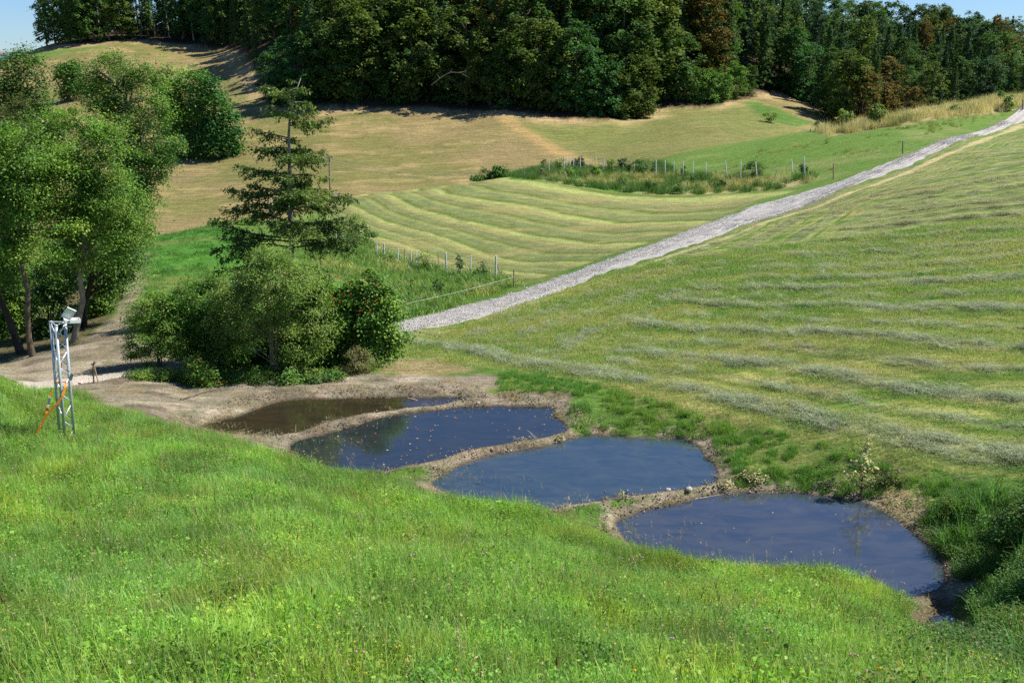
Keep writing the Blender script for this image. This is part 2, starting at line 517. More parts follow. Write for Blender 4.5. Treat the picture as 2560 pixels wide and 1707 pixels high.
# ground: vertex colour holds the growth / soil mix, noise gives the fine grain
def ground_mat():
    m, nt, nn, ll = new_mat('ground')
    at_ = N(nt, 'ShaderNodeAttribute', attribute_name='Col')
    rg = N(nt, 'ShaderNodeAttribute', attribute_name='coarse')
    g = N(nt, 'ShaderNodeNewGeometry')
    P = g.outputs['Position']
    n1 = noise(nt, 14, 5, .75, P); n2 = noise(nt, 1.7, 4, .65, P); n3 = noise(nt, 60, 2, .6, P)
    v = mapping(nt, P, (.35, 1.6, 1)); n4 = noise(nt, 5, 5, .75, v, .6)
    v5 = mapping(nt, P, (.12, .9, 1)); n5 = noise(nt, 2.2, 6, .8, v5, .8)
    c = mixrgb(nt, 'MULTIPLY', 1.0, at_.outputs['Color'], ramp(nt, n1, [(.32, (.60, .62, .60)), (.68, (1.42, 1.38, 1.35))]))
    c = mixrgb(nt, 'MULTIPLY', .8, c, ramp(nt, n2, [(.35, (.80, .88, .80)), (.65, (1.22, 1.12, 1.15))]))
    c = mixrgb(nt, 'MULTIPLY', .7, c, ramp(nt, n3, [(.3, (.7, .7, .7)), (.7, (1.3, 1.3, 1.3))]))
    c = mixrgb(nt, 'MULTIPLY', .8, c, ramp(nt, n4, [(.35, (.72, .76, .72)), (.65, (1.3, 1.25, 1.25))]))
    c = mixrgb(nt, 'MULTIPLY', rg.outputs['Fac'], c, ramp(nt, n5, [(.38, (.66, .70, .70)), (.62, (1.4, 1.34, 1.3))]))
    b = N(nt, 'ShaderNodeBsdfPrincipled'); b.inputs['Roughness'].default_value = .9; b.inputs['Specular IOR Level'].default_value = .1
    ll.new(c, b.inputs['Base Color'])
    bp = N(nt, 'ShaderNodeBump'); bp.inputs['Strength'].default_value = .75; bp.inputs['Distance'].default_value = .05
    ll.new(n1, bp.inputs['Height'])
    bq = N(nt, 'ShaderNodeBump'); bq.inputs['Strength'].default_value = .6; bq.inputs['Distance'].default_value = .3
    ll.new(n4, bq.inputs['Height']); ll.new(bp.outputs[0], bq.inputs['Normal'])
    ll.new(bq.outputs[0], b.inputs['Normal'])
    o = N(nt, 'ShaderNodeOutputMaterial'); ll.new(b.outputs[0], o.inputs[0])
    return m
M_ground = ground_mat()

# ------------------------------------------------------------------ zones of the ground (world polygons)
Z = {}
Z['mow_r'] = poly([(1034, 829), (1194, 797), (1347, 747), (1500, 694), (1710, 625), (1930, 538), (2083, 482), (2274, 415), (2427, 350), (2560, 303), (3000, 285), (4000, 330), (4600, 600), (4600, 1000),
                   (2900, 1230), (2560, 1200), (2350, 1165), (2100, 1100), (1900, 1062), (1700, 1015), (1500, 962), (1350, 935), (1200, 930), (1100, 905), (1010, 880), (960, 845)])
Z['mow_m'] = poly([(880, 491), (1000, 478), (1100, 464), (1200, 454), (1280, 451), (1400, 463), (1500, 476), (1620, 488), (1740, 493), (1850, 489), (1960, 478), (2010, 472),
                   (1900, 500), (1700, 580), (1500, 650), (1350, 700), (1300, 706), (1250, 697), (1180, 688), (1100, 676), (1000, 650), (940, 628), (880, 600), (830, 575), (800, 545), (830, 510)])
Z['head'] = poly([(1034, 829), (1480, 880), (1560, 800), (1700, 722), (1900, 650), (2080, 578), (2250, 480), (2420, 410), (2700, 320), (2560, 303), (2274, 413), (2083, 480), (1930, 536), (1710, 623), (1500, 692), (1347, 745), (1194, 795)])
Z['strip_low'] = poly([(790, 545), (880, 605), (950, 635), (1100, 680), (1240, 698), (1292, 714), (1180, 748), (1030, 800), (970, 790), (900, 720), (780, 660), (740, 600)])
Z['strip_up'] = poly([(1195, 451), (1240, 440), (1300, 432), (1400, 424), (1560, 424), (1700, 434), (1900, 440), (2050, 440), (2010, 464), (1900, 481), (1740, 489), (1620, 484), (1500, 472), (1400, 459), (1280, 448)])
Z['ridge_dry'] = poly([(2040, 327), (2200, 302), (2300, 280), (2400, 262), (2480, 248), (2560, 240), (2700, 236), (2700, 262), (2560, 268), (2400, 290), (2250, 316), (2080, 337)])
Z['bank_left'] = poly([(350, 625), (400, 592), (530, 565), (600, 575), (620, 640), (560, 700), (480, 800), (350, 765), (348, 700), (352, 650)])
Z['soil'] = poly([(-300, 900), (0, 905), (60, 890), (190, 860), (285, 790), (300, 740), (318, 780), (335, 850), (420, 885), (500, 915), (600, 950), (700, 960), (800, 958), (900, 950), (1000, 952), (1120, 955), (1235, 945), (1250, 958), (1228, 988),
                  (1416, 985), (1420, 1003), (1400, 1018), (1271, 1016), (1000, 1030), (880, 1060), (720, 1105), (640, 1135), (560, 1120), (383, 1062), (268, 1030), (176, 982), (60, 975), (-300, 1010)])
Z['straw_bank'] = poly([(2110, 1215), (2200, 1190), (2300, 1195), (2340, 1225), (2300, 1290), (2230, 1275), (2150, 1255), (2080, 1240)])
Z['brown_patch'] = poly([(985, 900), (1060, 895), (1130, 905), (1170, 925), (1180, 940), (1090, 955), (980, 960), (960, 935)])
Z['litter'] = poly([(-500, 760), (100, 700), (290, 640), (330, 640), (322, 700), (290, 790), (190, 880), (0, 915), (-400, 930)])
Z['path'] = poly([(270, 830), (300, 740), (325, 665), (352, 630), (375, 632), (350, 690), (345, 760), (330, 800), (330, 860)])
Z['wet'] = poly([(2255, 1480), (2345, 1490), (2400, 1530), (2450, 1610), (2390, 1640), (2330, 1610), (2285, 1600), (2258, 1545)])
Z['olive'] = poly([(1262, 312), (1330, 345), (1440, 392), (1520, 420), (1640, 400), (1900, 350), (2080, 320), (1960, 296), (1900, 270), (1800, 262), (1640, 264), (1610, 285), (1500, 322), (1350, 322)])
Z['vivid'] = poly([(1868, 254), (1900, 262), (1960, 283), (2010, 298), (2070, 308), (1985, 314), (1930, 302), (1890, 283), (1855, 262)])
Z['hillgreen'] = poly([(560, 195), (640, 205), (700, 285), (590, 290), (560, 250)])
Z['crestgreen'] = poly([(60, 140), (120, 131), (190, 120), (260, 112), (260, 122), (150, 136), (90, 150)])
Z['forest'] = poly([(110, 122), (180, 112), (250, 106), (300, 101), (380, 101), (480, 108), (560, 115), (610, 138), (655, 210), (662, 248), (720, 266), (870, 270), (1020, 275), (1150, 283), (1270, 294), (1400, 308),
                    (1510, 308), (1605, 297), (1640, 262), (1760, 266), (1860, 252), (1895, 232), (1960, 230), (2050, 268), (2110, 303)])
_fe = Z['forest']
Z['forest'] = np.vstack([_fe, [[90, 178], [150, 170], [300, 420], [0, 420], [-300, 420], [-130, 300]]])
Z['fore'] = poly([(-1400, 930), (-300, 935), (0, 945), (90, 955), (176, 978), (268, 1024), (383, 1056), (500, 1085), (651, 1122), (700, 1140), (860, 1172), (957, 1195), (1080, 1230), (1271, 1262), (1400, 1295), (1500, 1322), (1600, 1355), (1710, 1385),
                  (1850, 1410), (2063, 1418), (2200, 1462), (2262, 1495), (2262, 1560), (2290, 1610), (2400, 1650), (2560, 1690)])
_ff = Z['fore']
Z['fore'] = np.vstack([_ff, [[9, 6.5], [9, -3], [-14, -3], [-20, 10]]])
TRACK_LO = poly([(900, 868), (1034, 829), (1194, 796), (1347, 746), (1500, 693), (1710, 624), (1930, 537), (2083, 481), (2274, 414), (2427, 349), (2560, 303), (2760, 250)])
TRACK_UP = poly([(880, 850), (1025, 806), (1194, 757), (1347, 715), (1500, 661), (1705, 590), (1891, 513), (2083, 455), (2274, 386), (2389, 344), (2560, 287), (2760, 232)])
STRAW = poly([(1100, 832), (1347, 757), (1500, 705), (1757, 614), (1930, 554), (2083, 499), (2274, 427), (2427, 366), (2560, 312), (2760, 258)])
STRAW2 = poly([(1230, 800), (1350, 765), (1500, 722), (1620, 680)])
ROAD = smooth_poly(poly([(-200, 965), (43, 953), (128, 948), (173, 946), (217, 940), (282, 933), (340, 926), (420, 918), (520, 900), (620, 880), (660, 890), (560, 922), (420, 935), (340, 939), (260, 951), (217, 957), (178, 963), (91, 971), (0, 985), (-200, 1000)]), 1)

# mown rows: a row coordinate t fitted to the traced windrows
def rowfit(lines):
    P, T = [], []
    for t, pts in lines:
        W = poly(pts)
        for i in range(len(W) - 1):
            for k in (0, .5):
                w = W[i] * (1 - k) + W[i + 1] * k
                P.append((w[0] / w[1] * AS, math.log(w[1]))); T.append(t)
        P.append((W[-1][0] / W[-1][1] * AS, math.log(W[-1][1]))); T.append(t)
    P = np.array(P); T = np.array(T, float)
    return P, _tps_fit(P, T, 3e-3)
def roweval(fit, x, y):
    return _tps_eval(fit[0], fit[1], np.stack([x / y * AS, np.log(y)], 1))
ROWM = rowfit([(3, [(1252, 453), (1424, 475), (1577, 497), (1710, 506), (1890, 494)]),
               (2, [(1034, 476), (1156, 494), (1309, 524), (1462, 551), (1692, 557)]),
               (1, [(907, 488), (1041, 528), (1233, 574), (1347, 597), (1560, 612)]),
               (0, [(850, 512), (946, 550), (1080, 592), (1194, 630), (1271, 649), (1405, 661)]),
               (-1, [(830, 550), (915, 592), (1080, 640), (1200, 672), (1290, 685)])])
ROWR = rowfit([(0, [(1252, 885), (1347, 915), (1500, 928), (1700, 970), (1891, 1012), (2083, 1059), (2274, 1099), (2560, 1150)]),
               (1, [(1330, 830), (1481, 868), (1700, 891), (1891, 906), (2083, 937), (2274, 971), (2560, 1002)]),
               (2, [(1558, 803), (1710, 818), (1968, 833), (2197, 848), (2427, 866), (2560, 870)]),
               (3, [(1600, 735), (1700, 753), (1891, 768), (2159, 774), (2560, 778)]),
               (4, [(1738, 722), (2044, 722), (2197, 714), (2350, 703), (2560, 692)]),
               (5, [(1850, 676), (1968, 674), (2159, 676), (2389, 661), (2560, 642)]),
               (6, [(2006, 645), (2236, 634), (2560, 605)]),
               (7, [(2100, 600), (2312, 596), (2560, 572)]),
               (8, [(2121, 573), (2560, 536)]), (9, [(2200, 545), (2560, 500)]), (10, [(2274, 515), (2560, 465)]), (11, [(2340, 485), (2560, 432)])])

def windrow_r(x, y):
    """strength of hay lying in the right field and of the green and pale lanes"""
    t = roweval(ROWR, x, y)
    wob = (fbm(x / 4.5, y / 3.0, 3, 31) - .5) * .24
    f = (t + wob) % 1.0
    wr = np.exp(-((np.minimum(f, 1 - f)) / np.where(t < .6, .17, .115)) ** 2) + .62 * np.exp(-((f - .50) / .08) ** 2) * sstep(-.2, .6, t)
    fh = sdist(x, y, TRACK_LO, closed=False) / 1.9
    g = (fh + wob * .8) % 1.0
    wh = np.exp(-((g - .5) / 0.2) ** 2) * .6
    dh = sdist(x, y, Z['head'])
    k = sstep(-1.2, 1.2, dh + (fbm(x / 3, y / 3, 2, 5) - .5) * 3)
    brk = sstep(.25, .5, fbm(x / 2.2 + 4, y / .9, 3, 44))
    return (wr * k + wh * (1 - k)) * (0.72 + .28 * brk), np.where(k > .5, f, (g + .5) % 1)

def C(*c): return np.array(c, dtype=float)
def mixc(a, b, w): return a * (1 - w)[:, None] + b * w[:, None]

def ground_tint(x, y):
    n = len(x)
    n1 = fbm(x / 1.7, y / 1.7, 4, 1); n2 = fbm(x / .45, y / .45, 3, 2); n3 = fbm(x / 7, y / 7, 3, 4)
    wob = (fbm(x / .5, y / .5, 3, 61) - .5)
    c = np.tile(C(.085, .17, .03), (n, 1))
    c = mixc(c, C(.17, .20, .06), sstep(.45, .75, n1) * .8)
    coarse = np.full(n, .5)
    farw = np.minimum(y / 25., 6.) * .8
    def inz(name, soft=.15, wobble=.5):
        d = sdist(x, y, Z[name])
        return sstep(soft, -soft, d + wob * wobble)
    # upper pasture and grass ridge
    up = sstep(60, 75, y)
    c = mixc(c, C(.115, .205, .04), up)
    c = mixc(c, C(.19, .23, .075), up * sstep(.5, .75, fbm(x / 5, y / 2.5, 3, 8)) * .8)
    a = x / y
    yd = np.interp(a, [-1.3, -.3, -.15, 0, .05, .15, .3, .5, 1.3], [78, 78, 98, 108, 118, 126, 143, 152, 152])
    dry = sstep(-3, 3, y - yd)
    dc = np.tile(C(.222, .183, .086), (n, 1))
    dc = mixc(dc, C(.165, .165, .058), sstep(.42, .68, fbm(x / 14, y / 14, 3, 12)))
    dc = mixc(dc, C(.31, .245, .12), sstep(.52, .75, fbm(x / 5., y / 2.5, 4, 13)) * .8)
    dc = mixc(dc, C(.155, .185, .055), inz('olive', 1.5, 3) * (.55 + .4 * n3))
    dc = mixc(dc, C(.13, .16, .05), inz('hillgreen', 4, 6) * .6)
    dc = mixc(dc, C(.075, .165, .03), inz('vivid', 1.2, 3) * .9)
    dc = mixc(dc, C(.12, .20, .045), inz('crestgreen', 2, 4))
    line = poly([(1215, 290), (1330, 345), (1440, 395), (1520, 425)])
    dc = mixc(dc, C(.35, .25, .11), sstep(2.2, .5, sdist(x, y, line, closed=False)) * .8)
    dfo = sdist(x, y, Z['forest'])
    dc = mixc(dc, C(.42, .32, .18), sstep(7, 1, dfo + (n3 - .5) * 8) * sstep(.3, .6, n3) * .9)
    fence_line = poly([(585, 283), (640, 281), (700, 286)])
    dc = mixc(dc, C(.14, .19, .05), sstep(1.5, .3, sdist(x, y, fence_line, closed=False)))
    c = mixc(c, dc, dry)
    coarse = coarse * (1 - dry) + dry
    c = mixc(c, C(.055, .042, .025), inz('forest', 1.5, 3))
    # left bank
    w = inz('bank_left', .6, 1.5)
    c = mixc(c, mixc(np.tile(C(.075, .21, .03), (n, 1)), C(.17, .2, .06), sstep(.5, .72, fbm(x / 4 + 9, y / 2, 3, 19)) * .8), w)
    # mown fields
    c = mixc(c, mixc(np.tile(C(.13, .105, .06), (n, 1)), C(.09, .12, .035), sstep(.5, .65, n1)), inz('litter', .5, 1.5) * .9)
    w = inz('mow_m', .25, .5)
    if (w > 0).any():
        m = w > 0
        xm, ym = x[m], y[m]
        t = roweval(ROWM, xm, ym) + (fbm(xm / 3, ym / 3, 3, 51) - .5) * .12
        f = (t * 1.0) % 1.0
        K = np.array([0, .06, .12, .2, .3, .42, .5, .55, .62, .7, .78, .88, .95, 1.0])
        L = np.array([(.31, .36, .125), (.28, .33, .11), (.095, .14, .030), (.16, .19, .06), (.17, .215, .078), (.155, .195, .078), (.235, .265, .095), (.225, .255, .09), (.105, .15, .033), (.20, .22, .09), (.16, .19, .075), (.27, .27, .11), (.24, .26, .095), (.31, .36, .125)])
        cc = np.stack([np.interp(f, K, L[:, i]) for i in range(3)], 1)
        cc = cc * (0.86 + .3 * fbm(xm / .8, ym / .8, 3, 52))[:, None]
        cc = mixc(cc, np.tile(C(.33, .28, .12), (len(xm), 1)), sstep(.55, .8, fbm(xm / 6, ym / 1.5, 3, 53)) * .5)
        c[m] = mixc(c[m], cc, w[m])
    w = inz('mow_r', .3, .6)
    if (w > 0).any():
        m = w > 0
        xm, ym = x[m], y[m]
        h, f = windrow_r(xm, ym)
        p1 = fbm(xm / 2.2, ym / .8, 4, 71); p2 = fbm(xm / 6, ym / 2.5, 3, 72); p3 = fbm(xm / .9, ym / .5, 3, 73)
        cc = np.tile(C(.185, .235, .070), (len(xm), 1))
        cc = mixc(cc, C(.105, .19, .034), sstep(.46, .64, p1))
        cc = mixc(cc, C(.28, .25, .105), sstep(.52, .72, p2) * .75)
        cc = mixc(cc, C(.33, .26, .13), sstep(.62, .75, p3) * .5)
        cc = mixc(cc, C(.255, .29, .085), np.maximum(np.exp(-((f - .27) / .07) ** 2), np.exp(-((f - .70) / .05) ** 2)) * .8)
        cc = mixc(cc, C(.085, .165, .022), np.maximum(np.exp(-((f - .82) / .06) ** 2), np.exp(-((f - .38) / .04) ** 2)) * .8)
        cc = mixc(cc, C(.20, .235, .125), np.clip(h * 1.2, 0, 1) * .85)
        tf = roweval(ROWR, xm, ym) * 5 + (fbm(xm / 2.5, ym / 1.2, 3, 74) - .5) * 2.2
        dhh = sdist(xm, ym, TRACK_LO, closed=False) * 2.2 + (fbm(xm / 2.5, ym / 2.5, 3, 75) - .5) * 2.0
        kk = sstep(-1.5, 1.5, sdist(xm, ym, Z['head']))
        fine = .5 + .5 * np.sin(2 * PI * np.where(kk > .5, tf, dhh)) 
        cc = cc * (.84 + .30 * fine * sstep(.3, .6, fbm(xm / 3, ym / 1.0, 3, 76)) + .06)[:, None]
        cc = mixc(cc, C(.30, .30, .15), sstep(.8, 1, fine) * sstep(.45, .65, p3) * .5)
        c[m] = mixc(c[m], cc, w[m])
        coarse[m] = 1
        k = sstep(-.4, .6, sdist(xm, ym, TRACK_LO, closed=False) - 1.0)
    ds = np.minimum(sdist(x, y, STRAW, closed=False) / np.clip(y / 55., .5, 1.6), sdist(x, y, STRAW2, closed=False) * 1.5)
    c = mixc(c, C(.47, .42, .22), sstep(.42, .08, ds + (fbm(x / 3, y / 3, 3, 81) - .5) * .5) * .9)
    # tall strips
    w = inz('strip_low', .3, .8)
    c = mixc(c, mixc(np.tile(C(.09, .18, .04), (n, 1)), C(.22, .23, .09), sstep(.4, .7, n1)), w)
    w = inz('strip_up', .4, 1.0)
    c = mixc(c, mixc(np.tile(C(.11, .21, .045), (n, 1)), C(.33, .31, .15), sstep(.4, .65, fbm(x / 6, y / 3, 3, 91))), w)
    w = inz('ridge_dry', .8, 2.5)
    c = mixc(c, C(.36, .31, .17), w * .9)
    c = mixc(c, C(.31, .24, .13), inz('brown_patch', .3, .8) * .8)
    # soil
    soil = np.maximum(inz('soil', .15, .5), inz('path', .4, 1.2) * .9)
    d, lev = pond_d(x, y)
    bank = sstep(.40, .14, d + wob * .8) * (d > -1)
    soil = np.maximum(soil, bank)
    soil = np.maximum(soil, inz('wet', .1, .3))
    sc = np.tile(C(.265, .235, .175), (n, 1))
    sc = mixc(sc, C(.15, .125, .09), sstep(.45, .7, fbm(x / .8, y / .4, 4, 95)) * .8)
    sc = mixc(sc, C(.38, .34, .26), sstep(.55, .7, fbm(x / 1.3 + 5, y / .5, 4, 96)) * .8)
    sc = mixc(sc, C(.20, .17, .075), sstep(.6, .75, fbm(x / .5, y / .5, 3, 97)) * .6)
    sc = mixc(sc, C(.10, .08, .055), sstep(.10, .0, d) * .85)
    sc = mixc(sc, C(.10, .075, .05), inz('wet', .3, .5) * .8)
    c = mixc(c, sc, soil)
    c = mixc(c, C(.36, .30, .17), inz('straw_bank', .2, .5) * sstep(.35, .6, n2) * .85)
    w = inz('fore', .1, .2)
    c = mixc(c, C(.075, .125, .028), w)
    coarse = np.where(soil > .5, .2, coarse)
    return c, coarse

def build_ground():
    a_in = np.linspace(-.56, .56, 720)
    left = -.56 - np.cumsum(np.linspace(.004, .05, 28)); right = .56 + np.cumsum(np.linspace(.004, .05, 28))
    aa = np.clip(np.concatenate([left[::-1], a_in, right]), -1.29, 1.29)
    aa = np.unique(aa)
    Ys = [np.array([-25, -14, -8, -4, -1.5, 0, 1, 2, 3, 3.6]), np.arange(3.8, 13, .13), np.arange(13, 25, .045)]
    y = 25.0; seg = []
    while y < 135: seg.append(y); y *= 1.0066
    while y < 330: seg.append(y); y *= 1.0085
    while y < 3100: seg.append(y); y *= 1.06
    Ys = np.concatenate(Ys + [np.array(seg)])
    AA, YY = np.meshgrid(aa, Ys)
    XX = AA * np.maximum(YY, 5.0) + np.where(YY < 5, AA * 2.5 * (5 - np.maximum(YY, -25)) / 2, 0)
    x, y = XX.ravel(), YY.ravel()
    z = ground_z(x, y)
    # hay lies in low ridges
    dmr = sdist(x, y, Z['mow_r']); inr = dmr < 0
    m = inr & (y > 14) & (y < 130)
    h, f = windrow_r(x[m], y[m]); h = h * np.clip(34 / y[m], .25, 1)
    z[m] += sstep(0, -.8, dmr[m]) * h * .035 * (0.6 + .8 * fbm(x[m] / .5, y[m] / .5, 3, 101))
    col, coarse = ground_tint(x, np.maximum(y, 3.6))
    nr, nc = XX.shape
    i = np.arange(nr - 1)[:, None] * nc + np.arange(nc - 1)[None]
    F = np.stack([i, i + 1, i + 1 + nc, i + nc], -1).reshape(-1, 4)
    me = mesh_np('ground', np.stack([x, y, z], 1), F, col, smooth=True)
    ca = me.attributes.new('coarse', 'FLOAT', 'POINT'); ca.data.foreach_set('value', coarse.astype(np.float32))
    return tag(link('ground', me, M_ground), kind='structure')
build_ground()

# ------------------------------------------------------------------ water
def water_mat(name, body, bump=.04):
    m, nt, nn, ll = new_mat(name)
    b = N(nt, 'ShaderNodeBsdfPrincipled'); o = N(nt, 'ShaderNodeOutputMaterial'); g = N(nt, 'ShaderNodeNewGeometry')
    n0 = noise(nt, 1.3, 4, .65, mapping(nt, g.outputs['Position'], (1, 2.2, 1)), .8)
    ll.new(mixrgb(nt, 'MULTIPLY', 1.0, body, ramp(nt, n0, [(.35, (.72, .8, .92)), (.68, (1.4, 1.2, 1.05))])), b.inputs['Base Color'])
    b.inputs['Roughness'].default_value = .02; b.inputs['IOR'].default_value = 1.55; b.inputs['Specular IOR Level'].default_value = 1.0
    n1 = noise(nt, 9, 2, .5, mapping(nt, g.outputs['Position'], (1, 2.5, 1)))
    bp = N(nt, 'ShaderNodeBump'); bp.inputs['Strength'].default_value = bump; bp.inputs['Distance'].default_value = .02
    ll.new(n1, bp.inputs['Height']); ll.new(bp.outputs[0], b.inputs['Normal']); ll.new(b.outputs[0], o.inputs[0])
    return m
def flat_sheet(name, P, z, mat):
    V = np.column_stack([P, np.full(len(P), z)])
    me = bpy.data.meshes.new(name); me.from_pydata(V.tolist(), [], [list(range(len(V)))]); me.update()
    return tag(link(name, me, mat), kind='structure')
BODY = {'pond1': (.030, .025, .014), 'pond2': (.020, .027, .030), 'pond3': (.034, .056, .072), 'pond4': (.038, .050, .068)}  # murk tones; some reflected sky blue is mixed into the later ponds
for n_, z_, P_ in POND_W:
    flat_sheet('pond_water', P_ + (P_ - P_.mean(0)) * .004, z_, water_mat(n_ + '_water', BODY[n_]))
flat_sheet('stream_water', STREAM, -0.1, water_mat('stream_water', (.03, .03, .035), .3))

# ------------------------------------------------------------------ gravel track and left road
def gravel_mat(name, c1, c2, sc):
    m, nt, nn, ll = new_mat(name)
    b = N(nt, 'ShaderNodeBsdfPrincipled'); o = N(nt, 'ShaderNodeOutputMaterial'); g = N(nt, 'ShaderNodeNewGeometry')
    v = N(nt, 'ShaderNodeTexVoronoi'); v.inputs['Scale'].default_value = sc; ll.new(g.outputs['Position'], v.inputs['Vector'])
    n2 = noise(nt, 1.2, 4, .6, g.outputs['Position'])
    c = mixrgb(nt, 'MIX', v.outputs['Color'], c1, c2) 
    c = mixrgb(nt, 'MULTIPLY', .7, c, ramp(nt, v.outputs['Distance'], [(0, (1.15,) * 3), (.6, (.45,) * 3)]))
    c = mixrgb(nt, 'MULTIPLY', .6, c, ramp(nt, n2, [(.35, (.8, .8, .8)), (.65, (1.15, 1.12, 1.08))]))
    ll.new(c, b.inputs['Base Color']); b.inputs['Roughness'].default_value = .9; b.inputs['Specular IOR Level'].default_value = .15
    bp = N(nt, 'ShaderNodeBump'); bp.inputs['Strength'].default_value = .8; bp.inputs['Distance'].default_value = .03; bp.invert = True
    ll.new(v.outputs['Distance'], bp.inputs['Height']); ll.new(bp.outputs[0], b.inputs['Normal']); ll.new(b.outputs[0], o.inputs[0])
    return m
M_track = gravel_mat('track_gravel', (.47, .455, .425), (.60, .585, .55), 24)
M_road = gravel_mat('road_gravel', (.56, .50, .42), (.68, .62, .53), 25)

def resample(P, n):
    d = np.concatenate([[0], np.cumsum(np.linalg.norm(np.diff(P, axis=0), axis=1))])
    s = np.linspace(0, d[-1], n)
    return np.stack([np.interp(s, d, P[:, 0]), np.interp(s, d, P[:, 1])], 1)
def strip(name, A, B, n, k, mat, lift=.03):
    A = resample(A, n); B = resample(B, n)
    t = np.linspace(0, 1, k)
    P = A[:, None] * (1 - t)[None, :, None] + B[:, None] * t[None, :, None]
    # ragged borders
    s = np.arange(n)
    for e, q in ((0, 0), (-1, 7)):
        off = (fbm(P[:, e, 0] / .5, P[:, e, 1] / .5, 3, 111 + q) - .5) * .2
        dirv = (A - B) / (np.linalg.norm(A - B, axis=1, keepdims=True) + 1e-9) * (1 if e == 0 else -1)
        P[:, e] += dirv * off[:, None]
    x, y = P[..., 0].ravel(), P[..., 1].ravel()
    z = ground_z(x, y) + lift + .05 * np.tile(np.sin(t * PI), n)
    i = np.arange(n - 1)[:, None] * k + np.arange(k - 1)[None]
    F = np.stack([i, i + 1, i + 1 + k, i + k], -1).reshape(-1, 4)
    zz = z.reshape(n, k); zz[:, 0] -= lift + .02; zz[:, -1] -= lift + .02
    me = mesh_np(name, np.stack([x, y, z], 1), F, smooth=True)
    return tag(link(name, me, mat), kind='structure')
strip('gravel_track', TRACK_LO, TRACK_UP, 900, 9, M_track, .05)
# left road as a grid inside its polygon
def poly_grid(name, P, step, mat, lift):
    x0, y0 = P.min(0); x1, y1 = P.max(0)
    gx = np.arange(x0, x1 + step, step); gy = np.arange(y0, y1 + step, step)
    X, Y = np.meshgrid(gx, gy)
    d = sdist(X.ravel(), Y.ravel(), P).reshape(X.shape) + (fbm(X / .4, Y / .4, 3, 120) - .5) * .3
    Zv = ground_z(X, Y) + np.where(d < 0, lift, -.03 - np.clip(d, 0, .3) * .3)
    nr, nc = X.shape
    i = np.arange(nr - 1)[:, None] * nc + np.arange(nc - 1)[None]
    F = np.stack([i, i + 1, i + 1 + nc, i + nc], -1).reshape(-1, 4)
    keep = (d.ravel()[F] < .25).all(1)
    F = F[keep]
    used = np.unique(F); mp = np.full(X.size, -1); mp[used] = np.arange(len(used))
    V = np.stack([X.ravel(), Y.ravel(), Zv.ravel()], 1)[used]
    return tag(link(name, mesh_np(name, V, mp[F], smooth=True), mat), kind='structure')
poly_grid('gravel_road', ROAD, .12, M_road, .03)
#@@PART3
# ------------------------------------------------------------------ small growth: tuft meshes scattered as stuff
G = np.random.default_rng(5)
def blades(n, rad, h, w, lean, cols, rng, segs=3, base_r=None, curl=.5, droop=0.0):
    """n curved grass blades -> V, F, colours"""
    ang = rng.uniform(0, 2 * PI, n); r = rad * np.sqrt(rng.uniform(0, 1, n))
    bx, by = r * np.cos(ang), r * np.sin(ang)
    H = rng.uniform(h[0], h[1], n) ; W = rng.uniform(w[0], w[1], n)
    ld = rng.uniform(0, 2 * PI, n); ln = rng.uniform(lean[0], lean[1], n)
    tw = ld + PI / 2 + rng.uniform(-.9, .9, n)
    V = np.zeros((n, segs * 2 + 1, 3))
    for k in range(segs + 1):
        t = k / segs
        off = ln * H * (t ** (1 + curl * 2)) 
        z = H * t * (1 - .35 * ln * t) - droop * H * max(0, t - .6) ** 2 * 3
        cx_, cy_ = bx + off * np.cos(ld), by + off * np.sin(ld)
        if k < segs:
            ww = W * (1 - .75 * t ** 1.5) / 2
            V[:, 2 * k] = np.stack([cx_ - ww * np.cos(tw), cy_ - ww * np.sin(tw), z], 1)
            V[:, 2 * k + 1] = np.stack([cx_ + ww * np.cos(tw), cy_ + ww * np.sin(tw), z], 1)
        else:
            V[:, 2 * k] = np.stack([cx_, cy_, z], 1)
    m = segs * 2 + 1
    o = (np.arange(n) * m)[:, None]
    Q = np.concatenate([o + np.array([2 * k, 2 * k + 1, 2 * k + 3, 2 * k + 2]) for k in range(segs - 1)]) if segs > 1 else np.zeros((0, 4), int)
    T = o + np.array([2 * segs - 2, 2 * segs - 1, 2 * segs])
    ci = rng.integers(0, len(cols), n)
    c = np.array(cols)[ci] * rng.uniform(.75, 1.3, n)[:, None]
    Cc = np.repeat(c[:, None], m, 1)
    return V.reshape(-1, 3), [Q, T], Cc.reshape(-1, 3)

def leaflets(n, rad, hr, size, cols, rng, flat=.5, aspect=.6):
    """small flat leaves hovering on thin stalks (clover, herbs)"""
    ang = rng.uniform(0, 2 * PI, n); r = rad * np.sqrt(rng.uniform(0, 1, n))
    c = np.stack([r * np.cos(ang), r * np.sin(ang), rng.uniform(hr[0], hr[1], n)], 1)
    return leaf_quads(c, size, aspect, cols, rng, up=1 - flat)

